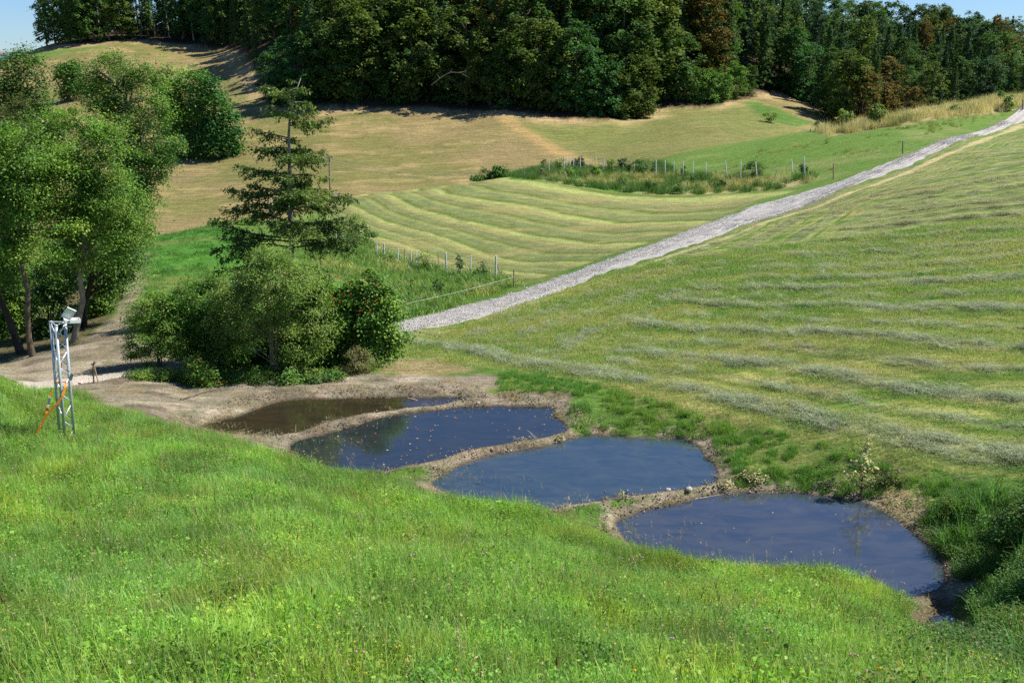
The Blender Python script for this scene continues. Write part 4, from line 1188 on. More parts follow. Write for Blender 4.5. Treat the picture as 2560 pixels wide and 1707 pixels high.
def tree_parts(ells, trunk_r, H, nclump, clump_r, nleaf, leaf, pal, rng, stems=((0, 0),), lean=(0, 0), flat=.6, aspect=.6, up=.35, limbs=12, twigs=60, hang=.2, yellow=None, hollow=.5, bend=0.0, trunk_top=.8):
    """returns wood (V,F) and crown (V,F,col); all relative to the base"""
    E = np.array([tuple(e) + (1,) * (7 - len(e)) for e in ells], float)
    w = (E[:, 3] * E[:, 4] + E[:, 3] * E[:, 5] + E[:, 4] * E[:, 5]); w = w * (E[:, 6] if E.shape[1] > 6 else 1); w /= w.sum()
    ei = rng.choice(len(E), nclump, p=w)
    dirs = rng.normal(0, 1, (nclump, 3)); dirs /= np.linalg.norm(dirs, axis=1, keepdims=True)
    r = hollow + (1 - hollow) * rng.uniform(0, 1, nclump) ** .6
    r *= 1 + rng.normal(0, .09, nclump)
    cc = E[ei, :3] + dirs * r[:, None] * E[ei, 3:6]
    cc[:, 2] = np.maximum(cc[:, 2], .12)
    # wood
    vs, fs, o = [], [], 0
    def addt(p, rad, n=6):
        nonlocal o
        V, F = tube(p, rad, n, False)
        vs.append(V); fs.extend([[q + o for q in f] for f in F]); o += len(V)
    cen = cc.mean(0)
    paths = []
    for (sx_, sy_) in stems:
        b0 = np.array([sx_ * trunk_r * 1.2, sy_ * trunk_r * 1.2, -.15])
        top = np.array([cen[0] + lean[0] + sx_ * E[:, 3].mean() * .5, cen[1] + lean[1] + sy_ * E[:, 4].mean() * .5, H * trunk_top])
        mid = (b0 + top) / 2 + np.array([rng.normal(0, .03) * H + bend, rng.normal(0, .02) * H, 0]) - np.array([sx_, sy_, 0]) * .05 * H
        p = bez(b0, mid, top, 9)
        p[1:-1, :2] += rng.normal(0, trunk_r * .35, (7, 2))
        tr = trunk_r / (1 if len(stems) == 1 else 1.0)
        addt(p, np.linspace(1, .22, 9) ** .9 * tr * np.array([1.25, 1.02] + [1] * 7), 8)
        paths.append(p)
    allp = np.concatenate(paths)
    pts = [allp]
    ch = rng.choice(nclump, min(limbs, nclump), replace=False)
    for k in ch:
        c = cc[k]
        cand = allp[(allp[:, 2] < c[2] - .05 * H)] if (allp[:, 2] < c[2] - .05 * H).any() else allp[:2]
        d = np.abs(cand[:, 2] - (c[2] - .35 * np.linalg.norm(c[:2] - cand[:, :2].mean(0)) - .08 * H))
        s = cand[np.argmin(d + rng.uniform(0, .06 * abs(H), len(cand)))]
        m = (s + c) / 2 + np.array([0, 0, .12 * np.linalg.norm(c - s)]) + rng.normal(0, .05, 3) * np.linalg.norm(c - s)
        p = bez(s, m, c, 6)
        L_ = np.linalg.norm(c - s)
        addt(p, np.linspace(min(trunk_r * .45, .03 * L_ + .01), trunk_r * .06 + .003, 6), 5)
        pts.append(p[2:])
    allq = np.concatenate(pts)
    for k in rng.choice(nclump, min(twigs, nclump), replace=False):
        c = cc[k]
        dd = np.linalg.norm(allq - c, axis=1) + (allq[:, 2] > c[2]) * 1.0
        s = allq[np.argmin(dd)]
        if np.linalg.norm(c - s) < 1e-3: continue
        m = (s + c) / 2 + rng.normal(0, .08, 3) * np.linalg.norm(c - s)
        addt(bez(s, m, c, 4), np.linspace(trunk_r * .12 + .002, trunk_r * .04 + .0015, 4), 4)
    wood = (np.concatenate(vs), fs)
    # crown
    wt = rng.uniform(.4, 1.6, nclump); wt /= wt.sum()
    ci = rng.choice(nclump, nleaf, p=wt)
    rad = clump_r * rng.uniform(.55, 1.2, nclump)
    off = rng.normal(0, .5, (nleaf, 3)); off[:, 2] *= flat
    # layers droop towards the outside of a clump
    off[:, 2] -= .35 * (off[:, 0] ** 2 + off[:, 1] ** 2)
    c = cc[ci] + off * rad[ci][:, None]
    keep = c[:, 2] > .02
    c = c[keep]; ci = ci[keep]
    outw = (c - cen); outw /= np.linalg.norm(outw, axis=1, keepdims=True) + 1e-6
    pal = np.array(pal, float)
    hue = rng.integers(0, len(pal), nclump)
    mixk = rng.uniform(0, 1, len(c)) < .3
    ck = np.where(mixk, rng.integers(0, len(pal), len(c)), hue[ci])
    bright = rng.uniform(.8, 1.18, nclump)[ci]
    V, F, Cc = leaf_quads(c, leaf, aspect, pal, rng, up=up, outward=outw * .5, cidx=ck, hang=hang)
    Cc = Cc * np.repeat(bright, 4)[:, None]
    if yellow:
        yk = rng.uniform(0, 1, len(c)) < yellow[0]
        Cc[np.repeat(yk, 4)] = np.array(yellow[1]) * rng.uniform(.7, 1.2, (yk.sum() * 4, 1))
    return wood, (V, F, Cc)

def wood_mesh(name, wood):
    me = bpy.data.meshes.new(name); me.from_pydata(wood[0].tolist(), [], wood[1]); me.update()
    me.polygons.foreach_set('use_smooth', np.ones(len(me.polygons), bool))
    return me

def make_plant(name, label, cat, base, parts, bark, leafm=None, group=None, wood_name='trunk', crown_name='crown', rz=0):
    root = empty(name, base, label, cat, group, rz)
    wood, cr = parts
    link(wood_name, wood_mesh(wood_name, wood), bark, root)
    link(crown_name, mesh_np(crown_name, *cr), leafm or M_leaf, root)
    return root

def px(Y): return Y / FPX        # metres per photo pixel at forward distance Y (roughly)
def ell_px(base, Y, specs, depth=.9):
    """crown ellipsoids given in photo pixels (u, v, ru, rv[, weight]) around the point at distance Y, returned relative to base"""
    out = []
    for s in specs:
        u, v, ru, rv = s[:4]
        c = ray_at(u, v, Y + (s[5] if len(s) > 5 else 0)) - base
        k = px(Y) * 1.03
        out.append((c[0], c[1], c[2], ru * k, ru * k * depth, rv * k, s[4] if len(s) > 4 else 1))
    return out

OLIVE = [(.135, .255, .035), (.17, .30, .045), (.10, .205, .028), (.23, .34, .055)]
DARKG = [(.06, .14, .025), (.085, .19, .035), (.045, .11, .022), (.11, .22, .04)]
FRESH = [(.11, .25, .035), (.15, .32, .05), (.085, .19, .03), (.20, .34, .06)]
WILLOW = [(.175, .275, .055), (.22, .33, .075), (.13, .22, .04), (.30, .38, .11)]

# ---- the big trees on the left
r_ = np.random.default_rng(101)
def left_tree(name, label, cat, bu, bv, Y, specs, tr, ncl, cr, nl, leaf, pal, bark=None, group='trees along the left edge', **kw):
    """stands on the ground below photo pixel column bu at forward distance Y"""
    a, s = ray(bu, bv); x = float(a) * Y
    base = at(x, Y)
    ells = ell_px(base, Y, specs)
    H = max(e[2] + e[5] for e in ells)
    return make_plant(name, label, cat, base, tree_parts(ells, tr, H, ncl, cr, nl, leaf, pal, r_, **kw), bark or M_bark, group=group)
left_tree('ash_tree', 'bright green leafy tree with a bare pale grey trunk behind the white box', 'tree', 184, 885, 29.5,
          [(225, 380, 100, 115), (160, 480, 95, 115), (265, 510, 90, 105), (190, 620, 80, 75, .6), (310, 580, 50, 65, .6), (110, 330, 65, 65, .6)], .105, 230, .44, 60000, (.045, .09), OLIVE + FRESH, M_bark_pale, limbs=26, twigs=90, yellow=(.02, (.4, .35, .05)), hollow=.35)
left_tree('ash_tree', 'leafy tree with a slim leaning brown trunk, left of the truss post', 'tree', 88, 930, 28.0,
          [(60, 420, 105, 115), (20, 540, 85, 115), (110, 590, 80, 85, .6), (-40, 450, 70, 120)], .09, 180, .44, 46000, (.045, .09), OLIVE + FRESH[:2], M_bark, limbs=20, twigs=70, hollow=.35, bend=.3)
left_tree('ash_tree', 'tree with a dark trunk leaning to the left at the picture edge', 'tree', 60, 925, 29.0,
          [(-60, 500, 80, 110), (-20, 610, 70, 60), (20, 660, 50, 50, .5)], .12, 80, .48, 18000, (.045, .09), DARKG + OLIVE[:2], M_bark_dark, limbs=14, twigs=50, lean=(-.5, 0))
left_tree('ash_tree', 'tree with a dark mottled trunk directly right of the pale grey trunk', 'tree', 212, 850, 32.5,
          [(260, 600, 70, 70), (215, 520, 60, 90), (310, 650, 35, 40, .5)], .12, 90, .5, 20000, (.05, .095), DARKG + OLIVE[:2], M_bark_dark, limbs=16, twigs=50)
left_tree('poplar_tree', 'tallest tree on the left, thin airy crown flecked with yellow leaves', 'tree', 335, 700, 45.0,
          [(290, 190, 75, 65), (330, 250, 95, 80), (270, 320, 90, 80), (350, 380, 80, 90), (400, 360, 50, 50, .6), (330, 480, 65, 95), (385, 440, 32, 65, .6), (335, 570, 38, 75, .9), (230, 230, 60, 60, .6)], .2, 260, .58, 62000, (.06, .12), DARKG + FRESH[:2], M_bark_pale, limbs=34, twigs=90, yellow=(.05, (.45, .32, .04)), hollow=.35)
left_tree('maple_tree', 'broad dark green tree at the left edge against the sky', 'tree', 40, 700, 58.0,
          [(50, 170, 55, 45), (20, 250, 60, 70), (80, 240, 40, 60), (95, 310, 45, 60), (-20, 330, 60, 80), (60, 400, 80, 60)], .25, 140, .9, 26000, (.10, .18), DARKG, M_bark, limbs=20, twigs=50, hollow=.35)
left_tree('spruce_tree', 'dull brownish spruce below the broad tree at the left edge', 'tree', 20, 760, 50.0,
          [(30, 270, 35, 35), (40, 330, 55, 45), (35, 400, 70, 50)], .18, 90, .6, 9000, (.12, .22), [(.06, .09, .02), (.085, .11, .03), (.10, .09, .03)], M_bark_dark, limbs=20, twigs=30, hang=1.2, aspect=.3, hollow=.3)
# thicket under the left trees
def shrub_px(name, label, bu, bv, Y, specs, tr, ncl, cr, nl, leaf, pal, bark=None, group=None, cat='shrub', stems=((-.8, .2), (.1, .6), (.8, -.1), (0, -.7)), depth=.9, **kw):
    a, s = ray(bu, bv); base = at(float(a) * Y, Y)
    ells = ell_px(base, Y, specs, depth)
    H = max(e[2] + e[5] for e in ells)
    kw.setdefault('limbs', 14); kw.setdefault('twigs', 60)
    return make_plant(name, label, cat, base, tree_parts(ells, tr, H, ncl, cr, nl, leaf, pal, r_, stems=stems, **kw), bark or M_bark, group=group, wood_name='stems', crown_name='foliage')
GT = 'thicket under the left trees'
shrub_px('shrub', 'dark green thicket shrub between the two slim leaning trunks and the pale trunk', 130, 880, 32.0, [(130, 770, 55, 75), (110, 840, 45, 45), (150, 700, 50, 50)], .04, 80, .4, 9000, (.07, .12), DARKG, M_bark_dark, GT, trunk_top=.7)
shrub_px('shrub', 'low bright shrub right of the dark mottled trunk beside the dirt path', 262, 790, 34.5, [(250, 740, 40, 60), (275, 680, 35, 50), (230, 790, 30, 35)], .04, 70, .4, 8000, (.07, .12), OLIVE + DARKG[:2], M_bark_dark, GT)
shrub_px('shrub', 'greyish leafed shrub at the top of the dirt path', 300, 720, 38, [(300, 660, 32, 35), (285, 700, 35, 35), (310, 620, 30, 30)], .035, 50, .45, 5000, (.08, .13), WILLOW + DARKG[:1], M_bark, GT)
shrub_px('shrub', 'yellow green understorey shrub behind the two leaning trunks', 60, 880, 34, [(40, 760, 60, 70), (90, 700, 50, 60), (10, 830, 40, 50)], .04, 70, .45, 8000, (.08, .13), OLIVE + FRESH[:1], M_bark, GT)
shrub_px('shrub', 'deep green shrub filling the gap above the dirt path behind the tallest tree', 250, 700, 42, [(230, 620, 50, 60), (330, 600, 30, 55), (180, 660, 50, 40)], .05, 70, .6, 8000, (.10, .17), DARKG, M_bark_dark, GT)
shrub_px('shrub', 'shaded shrub low at the left picture edge', -30, 900, 33, [(-40, 800, 60, 70), (-20, 700, 60, 60)], .04, 60, .5, 6000, (.09, .14), DARKG, M_bark_dark, GT)

# ---- trees standing on the dry hillside
GH = 'trees on the dry hillside'
left_tree('hill_tree', 'light green slender tree with visible forks, left one of the hillside clump', 'tree', 440, 380, 168, [(432, 230, 45, 70), (440, 310, 40, 60), (410, 200, 30, 40, .6)], .4, 90, 2.2, 8000, (.35, .6), FRESH + OLIVE[:1], M_bark_pale, GH, limbs=22, twigs=30)
left_tree('hill_tree', 'tall middle tree of the hillside clump with a pointed crown', 'tree', 485, 392, 166, [(490, 240, 42, 70), (480, 310, 55, 70), (470, 350, 50, 40)], .45, 100, 2.2, 9000, (.35, .6), FRESH[:3] + DARKG[:1], M_bark_pale, GH, limbs=22, twigs=30)
left_tree('hill_tree', 'round dark green tree on the right of the hillside clump', 'tree', 550, 392, 163, [(560, 320, 38, 55), (530, 260, 38, 70), (560, 360, 38, 30), (520, 350, 35, 40)], .45, 110, 2.0, 11000, (.35, .6), [(.05, .15, .03), (.065, .18, .035), (.04, .12, .025)], M_bark, GH, limbs=14, twigs=30)
left_tree('hill_tree', 'small round tree alone on the upper hillside at the left', 'tree', 172, 250, 215, [(170, 185, 34, 28), (175, 220, 30, 22, .6)], .35, 60, 1.9, 4500, (.4, .7), DARKG + FRESH[:1], M_bark, GH, limbs=12, twigs=20)

# ---- bushes behind the first pond
GB = 'bushes behind the first pond'
shrub_px('shrub', 'left bush with many thin bare stems beside the gravel road', 400, 965, 25.2, [(385, 785, 70, 60), (350, 840, 52, 65), (430, 830, 70, 75), (365, 900, 32, 32, .4), (455, 745, 70, 50)], .022, 140, .28, 26000, (.035, .065), OLIVE + FRESH[:2], M_bark, GB, yellow=(.04, (.30, .14, .04)), limbs=26, twigs=90, trunk_top=.75)
shrub_px('shrub', 'dense dark bush between the stemmy left bush and the willow', 520, 968, 25.4, [(520, 820, 80, 85), (570, 740, 80, 65), (490, 760, 70, 55), (570, 880, 65, 65)], .03, 150, .30, 30000, (.045, .075), DARKG + FRESH[:2], M_bark_dark, GB, yellow=(.01, (.45, .16, .03)), trunk_top=.7)
shrub_px('willow', 'tall willow bush with pale stems and grey green leaves in front of the spruce', 688, 985, 24.6, [(690, 690, 100, 70), (635, 750, 100, 85), (755, 760, 85, 95), (700, 645, 60, 45), (610, 840, 65, 70, .7), (745, 850, 70, 65, .8), (560, 800, 50, 60, .5)], .035, 210, .32, 46000, (.035, .062), WILLOW + OLIVE[:2], M_bark_pale, GB, limbs=34, twigs=110, yellow=(.02, (.45, .42, .08)), trunk_top=.75, stems=((-.9, .1), (.2, .5), (.9, -.2), (-.1, -.6), (.4, 0)))
gr = shrub_px('guelder_rose', 'broad dark bush with small red berries on the right of the group', 870, 965, 25.6, [(865, 770, 85, 75), (940, 775, 60, 75), (810, 830, 80, 85), (920, 860, 65, 60), (980, 830, 38, 60, .7), (905, 700, 45, 35, .6), (790, 900, 60, 55), (800, 770, 60, 60, .8)], .035, 230, .32, 46000, (.05, .09), [(.08, .19, .028), (.11, .24, .038), (.15, .29, .045), (.18, .30, .05)], M_bark_dark, GB, aspect=.85, trunk_top=.7)
bb = []
for k in range(26):
    e = rnd.choice([(870, 770, 75, 70), (930, 780, 55, 70), (820, 830, 70, 80), (905, 715, 40, 30)])
    ph = rnd.uniform(0, 6.28); q = rnd.uniform(.3, 1)
    p = ray_at(e[0] + e[2] * q * math.cos(ph), e[1] + e[3] * q * math.sin(ph), 25.6 - .75 * px(25.6) * e[2] * math.sqrt(max(0, 1 - q * q)) - .25) - np.array(gr.location)
    V, F, Cc = join([blob(p + np.array([rnd.gauss(0, .009), rnd.gauss(0, .009), rnd.gauss(0, .009)]), .017, (.45, .03, .015)) for j in range(3)])
    link('berry_cluster', mesh_np('berry_cluster', V, F, Cc), M_leaf, gr)
shrub_px('shrub', 'low yellowish green bush at the water side below the dense dark bush', 505, 985, 23.7, [(500, 930, 42, 38), (540, 955, 38, 28), (470, 965, 25, 20, .5)], .018, 60, .2, 8000, (.04, .075), FRESH + [(.25, .26, .04), (.2, .2, .04)], M_bark, GB)
shrub_px('shrub', 'low leafy bush under the bare stems beside the gravel road', 380, 975, 24.0, [(375, 950, 40, 22), (420, 940, 40, 25), (340, 955, 25, 15)], .015, 50, .2, 6000, (.035, .06), OLIVE + DARKG[:2], M_bark, GB)
shrub_px('shrub', 'half dry twiggy shrub with tan stems at the right foot of the berry bush', 905, 962, 24.6, [(890, 900, 38, 45), (925, 925, 30, 30), (870, 940, 30, 20)], .014, 50, .2, 3200, (.03, .055), [(.24, .25, .10), (.15, .20, .05), (.20, .17, .08)], M_bark_pale, GB, limbs=30, twigs=60)
shrub_px('shrub', 'low brambles at the water edge below the willow', 760, 985, 24.0, [(740, 945, 60, 40), (810, 950, 50, 32), (640, 950, 60, 36), (580, 960, 40, 28)], .012, 90, .22, 14000, (.04, .07), DARKG + FRESH[:2] + [(.2, .22, .05)], M_bark_dark, GB)
shrub_px('shrub', 'dark leafed bush filling the hollow between willow and berry bush', 760, 975, 26.4, [(780, 860, 80, 80), (700, 860, 80, 90), (620, 870, 80, 80), (770, 780, 70, 70), (600, 920, 60, 50), (840, 900, 60, 60), (560, 840, 60, 80)], .03, 170, .36, 38000, (.05, .08), DARKG, M_bark_dark, GB)
# fence row shrubs beside the spruce and crest shrubs
GS = 'planted shrubs in the lower fenced strip'
shrub_px('shrub', 'dark bushy shrub at the fence right of the spruce, flecked yellow green', 890, 650, 58, [(885, 600, 28, 40), (905, 630, 25, 25), (870, 640, 25, 20)], .035, 50, .4, 4000, (.08, .14), DARKG + [(.2, .25, .04)], M_bark_dark, GS)
shrub_px('shrub', 'pale leafed shrub rising just right of the spruce branches', 880, 600, 66, [(880, 560, 24, 30), (860, 590, 22, 18)], .03, 35, .4, 2200, (.08, .14), WILLOW, M_bark, GS)
shrub_px('shrub', 'dark upright shrub behind the first tall fence posts', 930, 648, 61, [(930, 620, 12, 24)], .025, 24, .3, 1500, (.08, .13), DARKG, M_bark_dark, GS)
shrub_px('shrub', 'row of young bushes on the crest left of the spruce', 560, 600, 62, [(540, 570, 30, 18), (590, 590, 35, 20), (620, 560, 25, 20)], .03, 50, .45, 3600, (.09, .15), FRESH + DARKG[:1], M_bark, GS)
shrub_px('shrub', 'round dark green bush on the crest of the striped meadow', 1232, 455, 96, [(1215, 438, 20, 14), (1250, 432, 20, 18), (1195, 448, 18, 8)], .05, 40, .6, 3200, (.14, .24), DARKG + FRESH[:1], M_bark_dark, 'shrubs of the upper planting')

# ---- spruce behind the bushes: branches follow the photograph
SY = 31.0
a, s = ray(726, 800); sb = at(float(a) * SY, SY)
sp_root = empty('spruce_tree', sb, 'lone gappy spruce with a bare pale trunk standing behind the bushes', 'tree')
TR = [(738, 935), (727, 593), (726, 524), (724, 421), (721, 318), (732, 250), (752, 196)]
tp = np.array([ray_at(u, v, SY) - sb for u, v in TR]); tp[0] = (0, 0, -.2)
tt = np.concatenate([[0], np.cumsum(np.linalg.norm(np.diff(tp, axis=0), axis=1))]); tt /= tt[-1]
ts = np.linspace(0, 1, 20)
tpp = np.stack([np.interp(ts, tt, tp[:, k]) for k in range(3)], 1)
tmb = MB(); tmb.tube(tpp, np.linspace(.15, .012, 20), 9)
tmb.build('trunk', M_bark_pale, sp_root, smooth=True)
BR = []   # (v on trunk, tip u, tip v, tip depth offset)
zz = lambda X, Yv: (480 + X / 2.904, 180 + Yv / 2.904)
for v0, X, Yv in [(180, 545, 95), (300, 500, 300), (330, 560, 250), (480, 450, 420), (620, 475, 550), (740, 330, 680), (860, 430, 820), (890, 255, 840), (1000, 320, 980), (1100, 230, 1000), (1200, 150, 1060), (1240, 240, 1200),
                  (1300, 150, 1290), (1340, 200, 1360), (1400, 180, 1440), (330, 890, 290), (220, 880, 240), (390, 1000, 335), (370, 870, 375), (650, 975, 560), (700, 960, 640), (760, 980, 780), (860, 1010, 860), (960, 1190, 920), (1000, 1050, 1000),
                  (1100, 1110, 1050), (1180, 1260, 1120), (1250, 1240, 1230), (1270, 1010, 1240), (1310, 1180, 1300), (1440, 980, 1440), (1500, 1000, 1520), (560, 560, 560), (820, 850, 800), (1050, 560, 1100), (1150, 880, 1160), (120, 640, 150), (130, 800, 120), (90, 700, 60),
                  (1380, 420, 1420), (1480, 300, 1500)]:
    tu, tv = zz(X, Yv); BR.append((180 + v0 / 2.904, tu, tv, r_.uniform(-.7, .7)))
for k in range(26):
    f = r_.uniform(.05, .8); v0 = 200 + 460 * f; L_ = (25 + 150 * f)
    BR.append((v0, 725 + r_.normal(0, .25) * L_, v0 + r_.uniform(-.1, .25) * L_, r_.choice([-1, 1]) * L_ * px(SY) * r_.uniform(.6, 1)))
bv_, bf_, bo = [], [], 0
LC = []; LT = []
for v0, tu, tv, dd in BR:
    i = np.interp(v0, [q[1] for q in TR][::-1], [q for q in tt][::-1]); s0 = np.array([np.interp(i, ts, tpp[:, k]) for k in range(3)])
    tip = ray_at(tu, tv, SY + dd) - sb
    Lb = np.linalg.norm(tip - s0)
    mid = (s0 + tip) / 2 + np.array([0, 0, r_.uniform(-.08, .16) * Lb]) + r_.normal(0, .05, 3) * Lb
    p = bez(s0, mid, tip, 8)
    V, F = tube(p, np.linspace(.012 + .012 * Lb, .004, 8), 5, False)
    bv_.append(V); bf_.extend([[q + bo for q in f] for f in F]); bo += len(V)
    # side twigs and hanging needle sprays
    for t in np.arange(.28 if Lb > .8 else .05, 1.0, .055 / max(Lb, .3)):
        if r_.uniform() < .30: continue
        c0 = (1 - t) ** 2 * s0 + 2 * t * (1 - t) * mid + t * t * tip
        d = tip - s0; d /= np.linalg.norm(d) + 1e-9
        side = np.cross(d, [0, 0, 1.0]); side /= np.linalg.norm(side) + 1e-9
        for sg in (-1, 1):
            l = r_.uniform(.15, .55) * (1.2 - t * .75) * min(1.3, Lb)
            e = c0 + side * sg * l + d * l * r_.uniform(.1, .9) - np.array([0, 0, l * r_.uniform(-.2, 1.0)])
            n = int(max(7, l * 78))
            q = r_.uniform(.0, 1, n)[:, None]
            LC.append(c0 + (e - c0) * q + r_.normal(0, .045, (n, 3)) - np.array([0, 0, .03])); 
            LT.append(np.tile((e - c0) / (np.linalg.norm(e - c0) + 1e-9), (n, 1)))
bm = bpy.data.meshes.new('branches'); bm.from_pydata(np.concatenate(bv_).tolist(), [], bf_); bm.update()
link('branches', bm, M_bark, sp_root)
LC = np.concatenate(LC); LT = np.concatenate(LT)
n = len(LC)
t = LT + r_.normal(0, .45, (n, 3)); t[:, 2] -= .15; t /= np.linalg.norm(t, axis=1, keepdims=True)
nr = r_.normal(0, 1, (n, 3)); nr[:, 2] += 1.2; nr -= t * (nr * t).sum(1, keepdims=True); nr /= np.linalg.norm(nr, axis=1, keepdims=True)
b = np.cross(nr, t); L_ = r_.uniform(.06, .14, n)[:, None]
V = np.stack([LC - t * L_ / 2, LC - b * L_ * .2, LC + t * L_ / 2, LC + b * L_ * .2], 1).reshape(-1, 3)
cpal = np.array([(.08, .15, .03), (.11, .19, .035), (.055, .11, .025), (.16, .24, .045), (.16, .18, .05)])
hk = (fbm(LC[:, 0] * 2, LC[:, 2] * 2, 2, 5) * 5).astype(int) % 5
cc = cpal[np.where(r_.uniform(0, 1, n) < .5, hk, r_.integers(0, 5, n))] * r_.uniform(.7, 1.3, n)[:, None]
link('needles', mesh_np('needles', V, (np.arange(n) * 4)[:, None] + np.arange(4), np.repeat(cc[:, None], 4, 1).reshape(-1, 3)), M_leaf, sp_root)

# ---- sapling beside the last pond
h = gp(2152, 1242)
wood, cr = tree_parts([(0, 0, .40, .26, .2, .22, .8), (0, 0, .70, .19, .16, .22, 1), (.04, 0, 1.0, .10, .10, .18, 1), (-.28, 0, .58, .07, .07, .22, .6)], .012, 1.12, 52, .075, 720, (.035, .065),
                      [(.62, .60, .34), (.52, .50, .27), (.16, .22, .07), (.66, .62, .40)], r_, limbs=24, twigs=50, hang=1.0, trunk_top=.95)
make_plant('sapling', 'young tree with pale curled leaves at the edge of the last pond', 'sapling', h, (wood, cr), M_bark_dark, crown_name='foliage')
def cut_branch(name, label, u, v, w, hgt, n, pal, group=None):
    h = gp(u, v)
    wd, cr = tree_parts([(0, 0, hgt * .5, w, w * .6, hgt * .45)], .01, hgt, max(14, n // 18), .09, n, (.025, .055), pal, r_, limbs=12, twigs=20, hang=.3, stems=((-.7, 0), (.7, .2)))
    make_plant(name, label, 'brushwood', h, (wd, cr), M_bark_dark, group=group, wood_name='stems', crown_name='foliage')
WITH = [(.56, .54, .30), (.46, .43, .22), (.62, .58, .36), (.2, .24, .08)]
cut_branch('brushwood', 'dark withered branches lying on the right of the sapling', 2225, 1212, .38, .38, 420, [(.12, .13, .05), (.08, .09, .04), (.3, .28, .14), (.16, .12, .06)], 'cut branches on the pond bank')
cut_branch('brushwood', 'dark green cut branches in the shade left of the sapling', 2070, 1222, .30, .18, 260, [(.04, .08, .03), (.06, .11, .03)], 'cut branches on the pond bank')
cut_branch('brushwood', 'pale withered branches on the bank between the third and last pond', 1880, 1205, .32, .26, 460, WITH, 'cut branches on the pond bank')
cut_branch('brushwood', 'small pale withered twig heap at the right end of the third pond', 1810, 1222, .2, .15, 180, WITH, 'cut branches on the pond bank')
cut_branch('brushwood', 'small leafy twigs at the corner between second and third pond', 1402, 1108, .15, .22, 90, WITH, 'cut branches on the pond bank')
cut_branch('brushwood', 'leafy twigs on the low dam left of the last pond', 1560, 1248, .1, .14, 60, WITH, 'cut branches on the pond bank')
# shrubs at the right edge
shrub_px('shrub', 'dark shrub with yellowing leaves at the right picture edge', 2580, 1420, 14.0, [(2570, 1310, 100, 80), (2620, 1230, 80, 70), (2480, 1350, 60, 50, .8), (2650, 1400, 100, 90)], .02, 90, .17, 11000, (.03, .06), DARKG + OLIVE[:2] + [(.26, .2, .05)], M_bark_dark, 'bushes at the right edge', trunk_top=.7)
shrub_px('shrub', 'shaded leafy bush low at the right picture edge', 2640, 1560, 11.6, [(2640, 1450, 110, 100), (2600, 1560, 90, 70)], .02, 80, .15, 9000, (.03, .06), DARKG, M_bark_dark, 'bushes at the right edge', trunk_top=.7)

# ------------------------------------------------------------------ forest
def rough_leaves(c, size, pal, rng, outw, up=.4, aspect=.75, hang=.2):
    return leaf_quads(c, size, aspect, pal, rng, up=up, outward=outw, hang=hang)
def beech(seed, H, R, n=6500, low=.08):
    rng = np.random.default_rng(seed)
    ells = [(0, 0, H * .52, R, R, H * .46)]
    for k in range(14):
        a = rng.uniform(0, 6.28); q = rng.uniform(.35, .8); zc = rng.uniform(.12, .88)
        rr = R * rng.uniform(.26, .48) * (1.2 - .5 * zc)
        ells.append((math.cos(a) * R * q * (1.15 - .6 * zc), math.sin(a) * R * q * (1.15 - .6 * zc), H * zc, rr, rr, rr * 1.2))
    return tree_parts(ells, .32, H, 150, 1.25, n, (.34, .68), [(1, 1, 1), (1.25, 1.15, 1.0), (.75, .85, .85), (1.1, 1.2, .9)], rng, limbs=10, twigs=16, hollow=.72, flat=.5, up=.5, aspect=.75)
def spruce(seed, H, R, n=5200, low=.12):
    rng = np.random.default_rng(seed)
    V0, F0 = tube([(0, 0, -.5), (rng.normal(0, .1), 0, H * .5), (0, 0, H)], [.28, .18, .03], 7, False)
    cs, ow = [], []
    z = H * low
    while z < H * .985:
        t = (z / H - low) / (1 - low)
        Lb = R * (1 - t) ** .8 * rng.uniform(.8, 1.15) + .15
        nb = rng.integers(5, 8)
        a0 = rng.uniform(0, 6.28)
        for j in range(nb):
            a = a0 + j / nb * 6.28 + rng.normal(0, .2); l = Lb * rng.uniform(.7, 1.12)
            m = int(5 + l * 7)
            q = rng.uniform(.15, 1, m) ** .7
            x, y = np.cos(a) * l * q, np.sin(a) * l * q
            sidew = rng.normal(0, .22, m) * l * .6 * q
            cs.append(np.stack([x - np.sin(a) * sidew, y + np.cos(a) * sidew, z - .35 * l * q ** 1.5 + rng.normal(0, .08, m) - np.abs(sidew) * .3], 1))
            ow.append(np.tile([math.cos(a), math.sin(a), -.25], (m, 1)))
        z += H * .028 * rng.uniform(.8, 1.25)
    c = np.concatenate(cs); ow = np.concatenate(ow)
    k = rng.permutation(len(c))[:n]; c, ow = c[k], ow[k]
    V, F, Cc = leaf_quads(c, (.4, .85), .5, [(1, 1, 1), (.75, .82, .9), (1.25, 1.15, 1)], rng, up=.5, outward=ow, hang=.5)
    return (V0, [list(f) for f in F0]), (V, F, Cc)
FOR = {'beech': [], 'spruce': [], 'pole': []}
for i, (H, R) in enumerate([(19, 5.6), (21, 6.2), (17, 5.2), (22, 5.4), (18, 6.4), (15, 4.8), (20, 5.0)]):
    w_, c_ = beech(300 + i, H, R, 9000)
    FOR['beech'].append((wood_mesh('trunk', w_), mesh_np('crown', *c_), H))
for i, (H, R) in enumerate([(22, 3.4), (25, 3.8), (19, 3.2), (23, 2.9)]):
    w_, c_ = spruce(330 + i, H, R)
    FOR['spruce'].append((wood_mesh('trunk', w_), mesh_np('crown', *c_), H))
